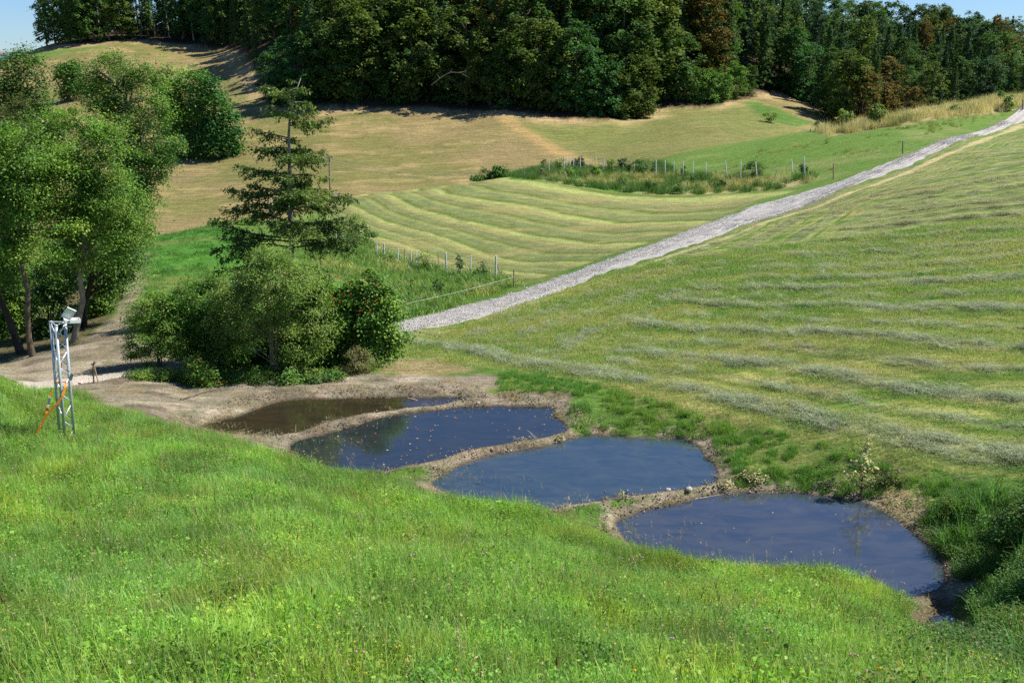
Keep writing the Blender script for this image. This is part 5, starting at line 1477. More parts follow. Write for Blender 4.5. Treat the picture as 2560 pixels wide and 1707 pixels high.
for i, (H, R) in enumerate([(21, 2.6), (24, 3.0)]):    # bare-stemmed forest trees
    rng = np.random.default_rng(350 + i)
    w_, c_ = tree_parts([(0, 0, H * .78, R, R, H * .22), (.5, .3, H * .6, R * .8, R * .8, H * .12)], .24, H, 60, 1.3, 3000, (.4, .75), [(1, 1, 1), (.8, .85, .85), (1.2, 1.15, 1)], rng, limbs=8, twigs=10, hollow=.6, flat=.5)
    FOR['pole'].append((wood_mesh('trunk', w_), mesh_np('crown', *c_), H))
for k in FOR:
    for w_, c_, H in FOR[k]:
        w_.materials.append(M_bark_pale if k == 'pole' else M_bark); c_.materials.append(M_leaf_far)
TONE = {'dark green': (.070, .136, .034), 'deep green': (.058, .155, .044), 'olive green': (.100, .150, .034), 'mid green': (.076, .160, .038), 'rust tinged': (.150, .120, .032),
        'blue green': (.048, .104, .044), 'fresh green': (.135, .26, .055), 'bare reddish': (.13, .07, .035)}
forest = []
def put_tree(kind, vi, x, y, H, tone, row, rot=None, wid=1.0, sink=.2):
    w_, c_, H0 = FOR[kind][vi % len(FOR[kind])]
    b = at(x, y)
    if (b[2] - CZ) > 60: return
    root = bpy.data.objects.new({'beech': 'beech_tree', 'spruce': 'spruce_tree', 'pole': 'tall_tree'}[kind], None); root.empty_display_size = .5
    COL.objects.link(root)
    s = H / H0
    root.location = (b[0], b[1], b[2] - sink); root.scale = (s * wid, s * wid, s); root.rotation_euler = (0, 0, rnd.uniform(0, 6.28) if rot is None else rot)
    t = link('trunk', w_, None, root)
    c = link('crown', c_, None, root)
    q = np.array(TONE[tone]) * rnd.uniform(.85, 1.18)
    c.color = (q[0], q[1], q[2], 1)
    # photo position of the crown for the labels
    zc = b[2] - CZ + H * .6; d = np.array([x, y, zc])
    yc = (d[1] * cp - d[2] * sp); u = CX + FPX * d[0] / yc; v = CY - FPX * (d[1] * sp + d[2] * cp) / yc
    forest.append(dict(o=root, kind=kind, tone=tone, row=row, u=u, v=v, y=y))
def on_edge(u, v, back=0.0, du=0.0):
    h = hit(u + du, v)
    if h is None: return None
    return h * (1 + back / h[1])
rnd.seed(77)
# first row along the forest border (photo pixels of the border, kind, tone, height)
EDGE = [(118, 118, 'spruce', 'blue green', 22), (140, 116, 'beech', 'dark green', 17), (175, 112, 'spruce', 'dark green', 22), (205, 110, 'beech', 'dark green', 16), (240, 106, 'beech', 'dark green', 18),
        (275, 103, 'pole', 'dark green', 19), (305, 100, 'beech', 'olive green', 19), (332, 98, 'pole', 'olive green', 19), (352, 95, 'pole', 'dark green', 20), (388, 95, 'pole', 'dark green', 20), (425, 96, 'pole', 'dark green', 20), (455, 98, 'beech', 'deep green', 19), (485, 100, 'pole', 'dark green', 20),
        (520, 103, 'beech', 'deep green', 20), (560, 108, 'beech', 'dark green', 20), (590, 118, 'spruce', 'dark green', 15), (618, 135, 'spruce', 'dark green', 11), (640, 165, 'spruce', 'dark green', 9),
        (690, 246, 'beech', 'deep green', 12), (728, 258, 'beech', 'deep green', 16), (765, 262, 'beech', 'deep green', 17), (820, 262, 'beech', 'dark green', 18), (862, 262, 'beech', 'mid green', 17), (905, 260, 'beech', 'olive green', 21), (950, 258, 'beech', 'mid green', 15),
        (1015, 268, 'beech', 'mid green', 13), (1045, 266, 'beech', 'olive green', 20), (1090, 262, 'spruce', 'dark green', 19), (1120, 266, 'beech', 'mid green', 10), (1165, 275, 'beech', 'olive green', 22), (1225, 281, 'beech', 'olive green', 17), (1270, 282, 'beech', 'mid green', 17),
        (1330, 285, 'beech', 'olive green', 20), (1385, 290, 'beech', 'olive green', 18), (1440, 298, 'beech', 'deep green', 18), (1500, 300, 'beech', 'deep green', 15), (1550, 300, 'beech', 'olive green', 15), (1595, 296, 'beech', 'olive green', 14),
        (1630, 250, 'beech', 'dark green', 17), (1665, 256, 'spruce', 'dark green', 16), (1700, 256, 'beech', 'dark green', 15), (1735, 260, 'beech', 'fresh green', 9), (1765, 262, 'beech', 'fresh green', 10), (1800, 262, 'beech', 'fresh green', 9), (1835, 256, 'beech', 'fresh green', 9), (1870, 245, 'beech', 'mid green', 8),
        (1905, 226, 'spruce', 'dark green', 16), (1945, 226, 'beech', 'dark green', 15), (1985, 238, 'beech', 'deep green', 17), (2025, 255, 'beech', 'deep green', 15), (2060, 272, 'spruce', 'dark green', 17), (2095, 290, 'beech', 'olive green', 11)]
for i, (u, v, k, t, H) in enumerate(EDGE):
    h = on_edge(u, v, 3.0)
    put_tree(k, i, h[0], h[1], H * (1.0 if u < 660 or u > 1900 else .95), t, 0, sink=(rnd.uniform(1.2, 3.0) if k == 'beech' and u > 660 else .3))
    if u < 1900 and k == 'beech' and i % 3 == 0 and u > 660: pass
tonesL = ['dark green'] * 4 + ['deep green'] * 2 + ['blue green'] * 2 + ['olive green']
tonesM = ['dark green'] * 3 + ['olive green'] * 4 + ['mid green'] * 3 + ['rust tinged'] * 2
tonesR = ['dark green'] + ['dark green'] * 3 + ['blue green'] * 3 + ['olive green'] * 2 + ['mid green'] * 2 + ['rust tinged'] * 1
for row in range(1, 6):          # left wood on the hilltop
    for k in range(9):
        u = 125 + k * 60 + rnd.uniform(-22, 22); h = on_edge(max(115, min(u, 640)), 100 if u < 500 else 110, 3)
        if h is None: continue
        y = max(h[1], 262) + row * 9 + rnd.uniform(-3, 3)
        if u < 150 and row > 1: continue
        kd = rnd.choice(['spruce', 'beech', 'spruce', 'pole'])
        put_tree(kd, rnd.randrange(9), h[0] / h[1] * y, y, rnd.uniform(18, 24), rnd.choice(tonesL), row)
for row in range(1, 6):          # the middle wood
    for k in range(20):
        u = 665 + k * 61 + rnd.uniform(-20, 20) + (row % 2) * 30
        v = np.interp(u, [660, 720, 870, 1000, 1150, 1300, 1500, 1600, 1650, 1760, 1900], [230, 255, 262, 264, 270, 284, 298, 294, 256, 262, 232])
        h = on_edge(u, v, 3)
        y = h[1] + row * 8.5 + rnd.uniform(-3, 3)
        if u < 760: continue
        kd = rnd.choice(['beech', 'beech', 'spruce', 'pole'] if row < 3 else ['beech', 'spruce'])
        if u > 1650: kd = rnd.choice(['beech', 'spruce', 'spruce'])
        tn = rnd.choice(tonesM if kd != 'spruce' else ['dark green', 'blue green'])
        put_tree(kd, rnd.randrange(9), h[0] / h[1] * y, y, rnd.uniform(19, 25) * (.8 if u < 850 else 1), tn, row)
for (u, y, H, kd, tn) in [(655, 252, 17, 'spruce', 'dark green'), (690, 246, 18, 'beech', 'dark green'), (730, 240, 18, 'beech', 'deep green'), (668, 268, 18, 'beech', 'dark green'), (710, 262, 20, 'spruce', 'dark green'), (745, 256, 20, 'beech', 'mid green'), (640, 280, 18, 'beech', 'dark green'), (700, 284, 18, 'beech', 'olive green'), (620, 290, 18, 'spruce', 'dark green')]:
    put_tree(kd, rnd.randrange(9), (u - 1280) / 2587. * y, y, H, tn, 2)
for row in range(0, 10):          # the wood behind the ridge on the right
    for k in range(13 if row > 1 else 11):
        u = (2085 if row < 2 else 1945) + k * 62 + rnd.uniform(-22, 22) + (row % 2) * 30 - row * 8
        y = 196 + row * 15 + rnd.uniform(-5, 5) + (14 if u > 2400 else 0)
        if u > 2760: continue
        kd = rnd.choice(['beech', 'spruce', 'beech', 'spruce', 'pole'] if row < 6 else (['beech', 'beech', 'beech', 'spruce'] if u > 2250 else ['beech', 'spruce']))
        tn = rnd.choice(tonesR if kd != 'spruce' else ['dark green', 'blue green', 'blue green'])
        put_tree(kd, rnd.randrange(9), (u - 1280) / 2587. * y, y, (rnd.uniform(13, 17) + (2.5 if row > 7 else 0) if row > 1 else rnd.uniform(10, 14)), tn, row + 1 if row else 0)
put_tree('beech', 2, (2165 - 1280) / 2587. * 192, 192, 11.5, 'rust tinged', 0)
put_tree('beech', 4, (2290 - 1280) / 2587. * 190, 190, 9, 'rust tinged', 0)

# labels: single each tree out by kind, tone, place and rank
def sector(f):
    u = f['u']
    if u < 655: return 'on the hilltop at the left'
    if u < 1020: return 'in the wood above the left half of the dry hillside'
    if u < 1320: return 'in the wood above the middle of the dry hillside'
    if u < 1625: return 'in the wood jutting out above the olive pasture'
    if u < 1910: return 'in the wood left of the grassy knoll'
    if u < 2110: return 'in the wood behind the grassy knoll'
    if u < 2350: return 'in the wood behind the dry ridge'
    return 'in the wood above the far right end of the track'
KN = {'beech': 'broad tree', 'spruce': 'pointed spruce', 'pole': 'bare stemmed tree'}
ORD = ['first', 'second', 'third', 'fourth', 'fifth', 'sixth', 'seventh', 'eighth', 'ninth', 'tenth', 'eleventh', 'twelfth', 'thirteenth', 'fourteenth', 'fifteenth', 'sixteenth', 'seventeenth', 'eighteenth', 'nineteenth', 'twentieth']
bk = {}
for f in forest:
    rr = 'front row' if f['row'] == 0 else ('second row' if f['row'] == 1 else ('middle rows' if f['row'] < 4 else 'rearmost rows'))
    bk.setdefault((f['tone'], f['kind'], sector(f), rr), []).append(f)
SHORT = {'on the hilltop at the left': 'of the hilltop wood', 'in the wood above the left half of the dry hillside': 'above the left dry hillside', 'in the wood above the middle of the dry hillside': 'above the middle dry hillside',
         'in the wood jutting out above the olive pasture': 'above the olive pasture', 'in the wood left of the grassy knoll': 'left of the grassy knoll', 'in the wood behind the grassy knoll': 'behind the grassy knoll',
         'in the wood behind the dry ridge': 'behind the dry ridge', 'in the wood above the far right end of the track': 'above the track end'}
for key, fs in bk.items():
    fs.sort(key=lambda f: f['u'])
    for i, f in enumerate(fs):
        tone, kind, sec, rr = key
        pre = '' if len(fs) == 1 else ORD[i] + ' '
        tail = '' if len(fs) == 1 else ' from the left'
        tag(f['o'], '%s%s %s%s, %s %s' % (pre, tone, KN[kind], tail, rr, SHORT[sec]), 'tree', 'forest trees behind the meadows')
#@@PART5
# ------------------------------------------------------------------ built things
M_alu = simple_mat('weathered_aluminium', (.46, .50, .52), .45, .25, 40, .12, .5)
M_alu_b = simple_mat('bright_aluminium', (.78, .78, .84), .35, .4, 40, .08, .5)
M_white = simple_mat('white_plastic', (.80, .80, .76), .4, 0, 20, .04, .5)
M_grey = simple_mat('grey_plastic', (.34, .37, .36), .5, 0, 20, .08, .4)
M_black = simple_mat('black_rubber', (.02, .02, .02), .6)
M_orange = simple_mat('orange_webbing', (1.0, .33, .03), .7, 0, 60, .12, .2)
M_strapw = simple_mat('faded_webbing', (.75, .62, .52), .7, 0, 60, .12, .2)
M_steel = simple_mat('steel', (.40, .38, .36), .4, .8, 40, .15, .5)
M_galv = simple_mat('galvanised_post', (.68, .70, .70), .5, .15, 20, .12, .4)
M_wood = bark_mat('grey_wood', (.20, .17, .13), (.42, .36, .28), 10)
M_woodtan = bark_mat('tan_wood', (.34, .25, .15), (.50, .39, .25), 10)
M_stick = bark_mat('bleached_stick', (.38, .33, .26), (.62, .56, .46), 20)
M_stickd = bark_mat('brown_stick', (.12, .09, .06), (.28, .22, .16), 20)
M_stone = simple_mat('field_stone', (.40, .37, .33), .85, 0, 25, .25, .2, .5)
M_wire = simple_mat('wire', (.30, .31, .32), .5, .5)
M_rope = simple_mat('white_rope', (.58, .58, .54), .7)

# ---- lattice truss post with box and strap
TY = 16.4
tb = ray_at(162, 1096, TY); gb = at(tb[0], TY)
tr = empty('truss_post', gb, 'leaning triangular aluminium truss post standing in the meadow', 'truss')
top = ray_at(140, 806, TY) - gb; bot = np.array([0, 0, -.12])
axis = (top - bot); Lt = np.linalg.norm(axis); axis /= Lt
sidev = np.array([1, 0, 0]) - axis * axis[0]; sidev /= np.linalg.norm(sidev); fwd = np.cross(axis, sidev)   # fwd ~ +y
offs = [-.123 * sidev + .07 * fwd, +.060 * sidev - .14 * fwd, .123 * sidev + .07 * fwd]
ends = []
for k, o_ in enumerate(offs):
    m = MB(); p0, p1 = bot + o_, top + o_
    m.tube([p0, p1], .0255, 14); m.build('chord_tube', M_alu, tr, smooth=True); ends.append((p0, p1))
    m = MB(); m.tube([p1 - axis * .028, p1 - axis * .004], .031, 14); m.build('end_fitting', M_alu, tr)
nb = 9
for fi, (i, j) in enumerate([(0, 1), (1, 2), (2, 0)]):
    for q in range(nb):
        ta, tb_ = (q + .12 + .3 * (fi == 2)) / (nb + .4), (q + .96 + .3 * (fi == 2)) / (nb + .4)
        if q % 2: a_, b_ = i, j
        else: a_, b_ = j, i
        if fi == 0: a_, b_ = b_, a_
        pa = ends[a_][0] * (ta) + ends[a_][1] * (1 - ta); pb = ends[b_][0] * tb_ + ends[b_][1] * (1 - tb_)
        m = MB(); m.tube([pa, pb], .0085, 8); m.build('brace', M_alu_b, tr, smooth=True)
for (i, j) in [(0, 1), (1, 2), (2, 0)]:
    m = MB(); m.tube([ends[i][1] - axis * .01, ends[j][1] - axis * .01], .012, 8); m.build('top_bar', M_alu, tr)

def frame(x, z):
    x = np.array(x, float); x /= np.linalg.norm(x); z = np.array(z, float); z -= x * (x @ z); z /= np.linalg.norm(z)
    return np.stack([x, np.cross(z, x), z], 1)
bxp = ray_at(180, 801, TY - .02)
bt = empty('electrical_box', bxp, 'open white plastic box fixed to the top of the truss post', 'box')
Rb = frame((.84, .52, -.08), (.06, 0, 1))
def bpt(x, y, z): return Rb @ np.array([x, y, z])
m = MB()
W_, D_, H_ = .25, .17, .055
m.box(bpt(0, 0, -H_ / 2), (W_, D_, .005), Rb)
for s_ in (-1, 1):
    m.box(bpt(s_ * (W_ / 2 - .003), 0, 0), (.006, D_, H_), Rb)
    m.box(bpt(0, s_ * (D_ / 2 - .003), 0), (W_ - .013, .006, H_ - .001), Rb)
m.build('box_body', M_white, bt)
m = MB(); m.box(bpt(-.06, -D_ / 2 - .003, .005), (.035, .006, .014), Rb); m.build('latch', M_black, bt)
_d1 = np.array((.62, .05, .78)); _d2 = np.array((.75, .5, -.4)); Rl = frame(_d1, np.cross(_d1, _d2))
lc = bpt(-.10, .02, .045) + Rl @ np.array([.10, 0, 0])
m = MB(); m.box(lc, (.20, .16, .006), Rl)
for s_ in (-1, 1):
    m.box(lc + Rl @ np.array([s_ * .098, 0, -.012]), (.005, .16, .028), Rl); m.box(lc + Rl @ np.array([0, s_ * .078, -.012]), (.19, .005, .028), Rl)
m.build('box_lid', M_white, bt)
m = MB(); m.box(bpt(.02, 0, -H_ / 2 - .013), (.11, .05, .02), Rb); m.build('bracket', M_black, bt)
m = MB(); m.box(ray_at(172, 816, TY) - bxp, (.10, .012, .028)); m.build('mounting_arm', M_grey, bt)
tgp = ray_at(173, 928, TY - .03)
tg = empty('cable_tag', tgp, 'small grey plate hanging from a black tie on the truss post', 'plate')
m = MB(); m.box(ray_at(178, 942, TY - .03) - tgp, (.055, .006, .13), frame((1, 0, -.45), (.45, 0, 1))); m.build('plate', M_grey, tg)
m = MB(); 
rr_ = [(.032 * math.cos(q), .032 * math.sin(q), 0) for q in np.linspace(0, 6.28, 16)]
m.tube(np.array(rr_) + (ray_at(167, 930, TY) + np.array([0, .07, 0]) - tgp), .004, 5, False); m.build('cable_tie', M_black, tg)
# strap
def ribbon(pts, w, th=.004, wide=(0, 0, 1)):
    pts = np.asarray(pts, float); V = []
    for i, p in enumerate(pts):
        t = pts[min(i + 1, len(pts) - 1)] - pts[max(i - 1, 0)]; t /= np.linalg.norm(t)
        s = np.cross(t, [0, -1, 0]); s /= np.linalg.norm(s) + 1e-9
        n_ = np.cross(t, s)
        for a_, b_ in ((-1, -1), (1, -1), (1, 1), (-1, 1)): V.append(p + s * w / 2 * a_ + n_ * th / 2 * b_)
    F = []
    for i in range(len(pts) - 1):
        for k in range(4): F.append((i * 4 + k, i * 4 + (k + 1) % 4, (i + 1) * 4 + (k + 1) % 4, (i + 1) * 4 + k))
    F += [(3, 2, 1, 0), tuple((len(pts) - 1) * 4 + k for k in range(4))]
    return np.array(V), F
so = ray_at(116, 1037, TY - .3)
st = empty('tie_down_strap', so, 'orange ratchet strap slung from the truss post to the ground', 'strap')
def RA(u, v, dy): return ray_at(u, v, TY + dy) - so
m = MB(); V, F = ribbon([RA(165, 955, -.02), RA(163, 968, -.16), RA(157, 990, -.22), RA(140, 1012, -.26), RA(116, 1037, -.3), RA(100, 1068, -.34), RA(84, 1099, -.38)], .036); m.add(V, F); m.build('webbing', M_orange, st)
m = MB(); V, F = ribbon([RA(135, 957, -.19), RA(142, 956, -.2), RA(166, 954, .02), RA(167, 957, .08)], .034); m.add(V, F); m.build('loop', M_orange, st)
m = MB(); V, F = ribbon([RA(128, 976, -.1), RA(127, 988, -.12), RA(125, 992, -.13)], .032); m.add(V, F)
V, F = ribbon([RA(120, 1014, -.2), RA(117, 1030, -.26), RA(116, 1040, -.295)], .034); m.add(V, F); m.build('short_strap', M_orange, st)
m = MB(); V, F = ribbon([RA(125, 992, -.135), RA(122, 1006, -.17), RA(120, 1014, -.205)], .036, .006); m.add(V, F); m.build('faded_end', M_strapw, st)
m = MB(); m.box(RA(119, 1022, -.235), (.035, .03, .05)); m.tube([RA(113, 1020, -.24), RA(125, 1023, -.24)], .008, 8); m.build('ratchet', M_steel, st)
m = MB(); m.tube([RA(128, 968, -.1), RA(127, 978, -.1)], .006, 6); m.build('hook', M_steel, st)
m = MB(); m.tube([RA(84, 1093, -.38), RA(82, 1108, -.385)], .008, 6); m.build('ground_peg', M_steel, st)

# ---- posts and fences
def post_y(u, v):
    h = gp(u, v); return h
def build_post(parent, name, u, v, vt, rad, mat, lean_px=0, square=False):
    h = gp(u, v); topz = ray_at(u + lean_px, vt, h[1])
    p0 = np.array([h[0], h[1], h[2] - .12]) - np.array(parent.location); p1 = topz - np.array(parent.location)
    m = MB(); m.tube([p0, p1], rad, 4 if square else 7); m.build(name, mat, parent)
    return h, topz
def mesh_net(parent, tops, n_h, rad, mat, name='wire_mesh', frac=1.0):
    """horizontal and upright wires between consecutive posts"""
    m = MB(); o = np.array(parent.location)
    for (b0, t0), (b1, t1) in zip(tops[:-1], tops[1:]):
        for k in range(n_h):
            f = (k + .5) / n_h * frac
            m.tube([b0 + (t0 - b0) * f - o, b1 + (t1 - b1) * f - o], rad, 3, False)
        L_ = np.linalg.norm(b1 - b0); q = max(2, int(L_ / .3))
        for k in range(1, q):
            s_ = k / q; bb_ = b0 * (1 - s_) + b1 * s_; t_ = t0 * (1 - s_) + t1 * s_
            m.tube([bb_ - o, bb_ + (t_ - bb_) * frac * .96 - o], rad * .7, 3, False)
    return m.build(name, mat, parent)
LOW = [(801, 586, 560), (826, 600, 565), (840, 607, 578), (856, 614, 579), (942, 644, 603), (960, 651, 609), (995, 664, 619), (1012, 670, 622), (1028, 675, 626), (1041, 677, 628), (1096, 684, 630), (1117, 688, 632), (1148, 690, 634), (1177, 693, 639), (1240, 702, 639)]
g0 = gp(1041, 677)
fl = empty('wire_fence', g0, 'wire mesh fence of slim posts along the lower edge of the striped meadow', 'fence')
tops = []
for i, (u, v, vt) in enumerate(LOW):
    big = u in (856, 960, 1117, 1240)
    h, t = build_post(fl, 'post', u, v, vt, .045 if big else .028, M_galv if u not in (1012, 1096) else M_woodtan, lean_px=-3 if u == 1117 else 0, square=not big)
    tops.append((h, t))
mesh_net(fl, tops[4:], 6, .0035, M_wire)
mesh_net(fl, tops[:4], 3, .004, M_wire)
m = MB(); h = gp(1256, 704); m.tube([np.array([h[0], h[1], h[2]]) - g0, ray_at(1243, 662, h[1]) - g0], .02, 5); m.build('brace', M_wood, fl)
UP = [(1410, 425, 391), (1417, 425, 391), (1425, 426, 392), (1434, 426, 389), (1451, 427, 391), (1471, 428, 395), (1490, 429, 391), (1509, 433, 391), (1558, 428, 395), (1586, 431, 399), (1610, 434, 399), (1640, 440, 399), (1663, 439, 401), (1685, 442, 404), (1708, 442, 403), (1733, 443, 404),
      (1765, 446, 407), (1818, 449, 403), (1852, 453, 401), (1874, 451, 404), (1894, 454, 404), (1984, 448, 398), (2012, 444, 392)]
g1 = gp(1685, 442)
fu = empty('wire_fence', g1, 'wire mesh fence of slim grey posts around the upper sapling planting', 'fence')
tops = []
for (u, v, vt) in UP:
    big = u in (1410, 1509, 1640, 2012, 1818)
    h, t = build_post(fu, 'post', u, v, vt, .055 if big else .036, M_galv, lean_px=-5 if u in (1818, 1894, 1984) else (-2 if u == 2012 else 0), square=not big)
    tops.append((h, t))
mesh_net(fu, tops[3:], 4, .004, M_wire, frac=.8)
# rope between two wooden posts beside the track
rp = gp(1285, 716)
ro = empty('rope_fence', rp, 'white rope strung between two wooden posts beside the gravel track', 'fence')
h1, t1 = build_post(ro, 'post', 1285, 716, 674, .035, M_woodtan)
h2, t2 = build_post(ro, 'post', 1014, 788, 747, .05, M_wood)
build_post(ro, 'post', 1009, 786, 752, .03, M_wood)
pa, pb = ray_at(1016, 759, h2[1]), ray_at(1285, 692, h1[1])
pts = [pa * (1 - t) + pb * t - np.array([0, 0, .05 * math.sin(PI * t)]) - rp for t in np.linspace(0, 1, 14)]
m = MB(); m.tube(pts, .006, 5, False); m.build('rope', M_rope, ro)
def single_post(name, label, cat, u, v, vt, rad, mat, lean=0, group=None):
    h = gp(u, v); e = empty(name, h, label, cat, group)
    t = ray_at(u + lean, vt, h[1]) - h
    m = MB(); m.tube([np.array([0, 0, -.15]), t], [rad * 1.05, rad], 8); m.build('post_shaft', mat, e)
    m = MB(); m.tube([t, t + np.array([0, 0, rad * .5])], [rad * 1.02, rad * .3], 8); m.build('post_top', mat, e)
    return e, h, t
GP_ = 'single wooden posts beside the gravel track'
single_post('wooden_post', 'lone wooden post at the far upper part of the gravel track', 'post', 2257, 384, 352, .06, M_wood, group=GP_)
single_post('wooden_post', 'tan wooden post near the track right of the upper fence', 'post', 2084, 449, 408, .055, M_woodtan, group=GP_)
single_post('wooden_post', 'grey post in the dry grass at the right picture edge', 'post', 2557, 277, 249, .08, M_wood, group=GP_)
single_post('wooden_post', 'short post at the left end of the dry ridge grass', 'post', 2026, 331, 322, .05, M_wood, group=GP_)
single_post('wooden_post', 'small pale post on the crest left of the tree stump', 'post', 1311, 441, 430, .04, M_galv, group='small posts at the crest')
single_post('wooden_post', 'thin post with pale top at the corner of the planting', 'post', 1373, 430, 396, .035, M_galv, group='small posts at the crest')
for k, (u, v, vt) in enumerate([(1296, 436, 421), (1301, 436, 420), (1306, 437, 421)]):
    single_post('wooden_post', ['first', 'second', 'third'][k] + ' from the left of three thin stakes by the crest bush', 'post', u, v, vt, .03, M_galv, group='small posts at the crest')
single_post('steel_post', 'short dark pipe sticking out of the mud at the pond outlet', 'post', 2303, 1592, 1564, .017, M_stickd)
e, h, t = single_post('wooden_stake', 'dark stake with a knotted top beside the gravel road', 'stake', 233, 957, 912, .02, M_stickd, group='stakes beside the gravel road')
m = MB(); m.tube([t, t + np.array([.05, 0, .07]), t + np.array([.02, 0, .11])], [.02, .03, .01], 6); m.tube([t, t + np.array([-.05, 0, .04])], [.02, .008], 6); m.build('knot', M_stickd, e)
e, h, t = single_post('wooden_stake', 'tan stake leaning against the dark stake by the gravel road', 'stake', 247, 957, 920, .014, M_woodtan, lean=-10, group='stakes beside the gravel road')
single_post('wooden_stake', 'short tan stake seen through the truss post beside the gravel road', 'stake', 154, 920, 893, .03, M_woodtan, group='stakes beside the gravel road')
# utility box and mast on the ridge
h = gp(2519, 236); e = empty('cabinet', h, 'small pale cabinet on the ridge at the far right', 'cabinet')
m = MB(); m.box((0, 0, .45), (.42, .3, .9)); m.build('cabinet_body', M_galv, e)
m = MB(); m.box((0, 0, .93), (.5, .38, .05)); m.build('cabinet_roof', M_grey, e)
h = gp(2529, 234); e = empty('mast', h, 'thin grey mast with two wires beside the cabinet on the ridge', 'mast')
m = MB(); m.tube([(0, 0, -.1), (0, 0, 1.3)], .045, 8); m.build('mast_tube', M_galv, e)
for z_ in (1.25, .85): m = MB(); m.tube([(0, 0, z_), (2.2, .4, z_ - .02)], .012, 4); m.build('wire', M_wire, e)

# power pole and its wires
a, s = ray(823, 480); PY = 104.0
pbp = at(float(a) * PY, PY); ptop = ray_at(823, 388, PY)
pp_ = empty('power_pole', pbp, 'slim dark power pole rising behind the striped meadow right of the spruce', 'pole')
m = MB(); m.tube([(0, 0, -.3), ptop - pbp], [.12, .075], 10); m.build('pole_shaft', M_wood, pp_)
m = MB(); tz = ptop - pbp; m.tube([tz + np.array([-.35, 0, -.25]), tz + np.array([.35, 0, -.25])], .04, 6); m.build('crossarm', M_wood, pp_)
for k, dx in enumerate((-.3, 0, .3)): m = MB(); m.tube([tz + np.array([dx, 0, -.24 + .02 * (k == 1)]), tz + np.array([dx, 0, -.06])], .035, 6); m.build('insulator', M_grey, pp_)
wires = [((420, 430), (823, 397), (1275, 431)), ((420, 441), (823, 404), (1275, 437)), ((420, 455), (823, 412), (1275, 446))]
for k, (l_, c_, r__) in enumerate(wires):
    P0 = ray_at(*l_, 112); P1 = ray_at(*c_, PY); P2 = ray_at(*r__, 98)
    pts = [P0 * (1 - t) + P1 * t - np.array([0, 0, 1.0 * math.sin(PI * t) * .6]) for t in np.linspace(0, 1, 16)] + [P1 * (1 - t) + P2 * t - np.array([0, 0, .6 * math.sin(PI * t)]) for t in np.linspace(0, 1, 16)][1:]
    m = MB(); m.tube(pts, .014, 4, False); o = m.build('overhead_wire', M_wire)
    tag(o, ['uppermost', 'middle', 'lowest'][k] + ' of the three overhead wires crossing the dry hillside', 'wire', 'overhead wires across the dry hillside')
h = gp(836, 500)
rf = empty('rail_fence', h, 'two weathered rails on short posts beside the power pole', 'fence')
for v_ in (483, 499): m = MB(); m.tube([ray_at(822, v_, h[1]) - h, ray_at(852, v_ + 1, h[1]) - h], .035, 5); m.build('rail', M_galv, rf)
for u_ in (824, 850): m = MB(); m.tube([ray_at(u_, 506, h[1]) - h, ray_at(u_, 480, h[1]) - h], .035, 5); m.build('post', M_wood, rf)
h = gp(686, 533)
tf = empty('slat_screen', h, 'row of tall pale stakes glimpsed through the spruce branches', 'fence')
for u_, vt_ in ((663, 505), (671, 500), (678, 486), (687, 490), (692, 491)): m = MB(); m.tube([ray_at(u_, 534, h[1]) - h, ray_at(u_, vt_, h[1]) - h], .045, 5); m.build('stake', M_galv, tf)

# stump
h = gp(1355, 440); e = empty('tree_stump', h, 'brown tree stump in the dry grass left of the sapling planting', 'stump')
m = MB(); m.tube([(0, 0, -.1), (.0, 0, .15), (.02, 0, .62)], [.36, .25, .2], 10); m.build('stump_wood', M_stickd, e)
m = MB(); m.tube([(.1, 0, .3), (.42, -.05, .2)], [.1, .04], 6); m.build('root', M_stickd, e)

# saplings of the two plantings
def planting(lst, labels, group, lsz, guard=()):
    for (u, vb, vt, w, pal, kind), lab in zip(lst, labels):
        h = gp(u, vb); H = ray_at(u, vt, h[1])[2] - h[2]; wm = w * px(h[1]) * .5
        H = max(H, .3)
        n = int(260 + 900 * min(1.5, wm * H))
        parts = tree_parts([(0, 0, H * .6, wm, wm, H * .42)], .02, H, 26, wm * .42 + .04, n, lsz, pal, r_, limbs=12, twigs=14, stems=((0, 0),) if kind == 't' else ((-.8, 0), (.8, .3)), trunk_top=.95)
        root = make_plant('young_tree' if kind == 't' else 'young_shrub', lab, 'sapling', h, parts, M_bark, group=group, crown_name='foliage', wood_name='stems')
        if kind == 'g' or (u in guard):
            m = MB(); m.tube([(0, 0, 0), (0, 0, .30)], .05, 8); m.build('guard_tube', M_white, root)
        if kind == 't':
            m = MB(); m.tube([(.08, 0, -.05), (.08, 0, H * .9)], .018, 5); m.build('support_stake', M_wood, root)
GL = 'saplings in the lower fenced strip'
planting([(1147, 698, 637, 22, DARKG, 't'), (1206, 696, 653, 28, DARKG, 't'), (1188, 700, 680, 18, DARKG, 'g'), (1096, 735, 693, 30, DARKG + WILLOW[:1], 's'), (1065, 679, 622, 44, WILLOW + OLIVE[:1], 's'), (1030, 729, 694, 11, OLIVE, 'g'),
          (972, 662, 634, 32, WILLOW, 's'), (1062, 730, 717, 8, WILLOW, 'g')],
         ['slender dark sapling third from the lower fence corner', 'round topped dark sapling nearest the lower fence corner', 'tiny dark sapling with a white guard beside the round topped one', 'loose dark shrub alone in the middle of the lower strip',
          'widest pale shrub leaning on the lower fence', 'thin sapling with a white guard left in the lower strip', 'flowering shrub at the second tall post of the lower fence', 'pale guard with a few leaves in the lower strip'], GL, (.05, .10))
GUP = 'saplings in the upper fenced planting'
DB = [(.035, .085, .03), (.05, .11, .035)]
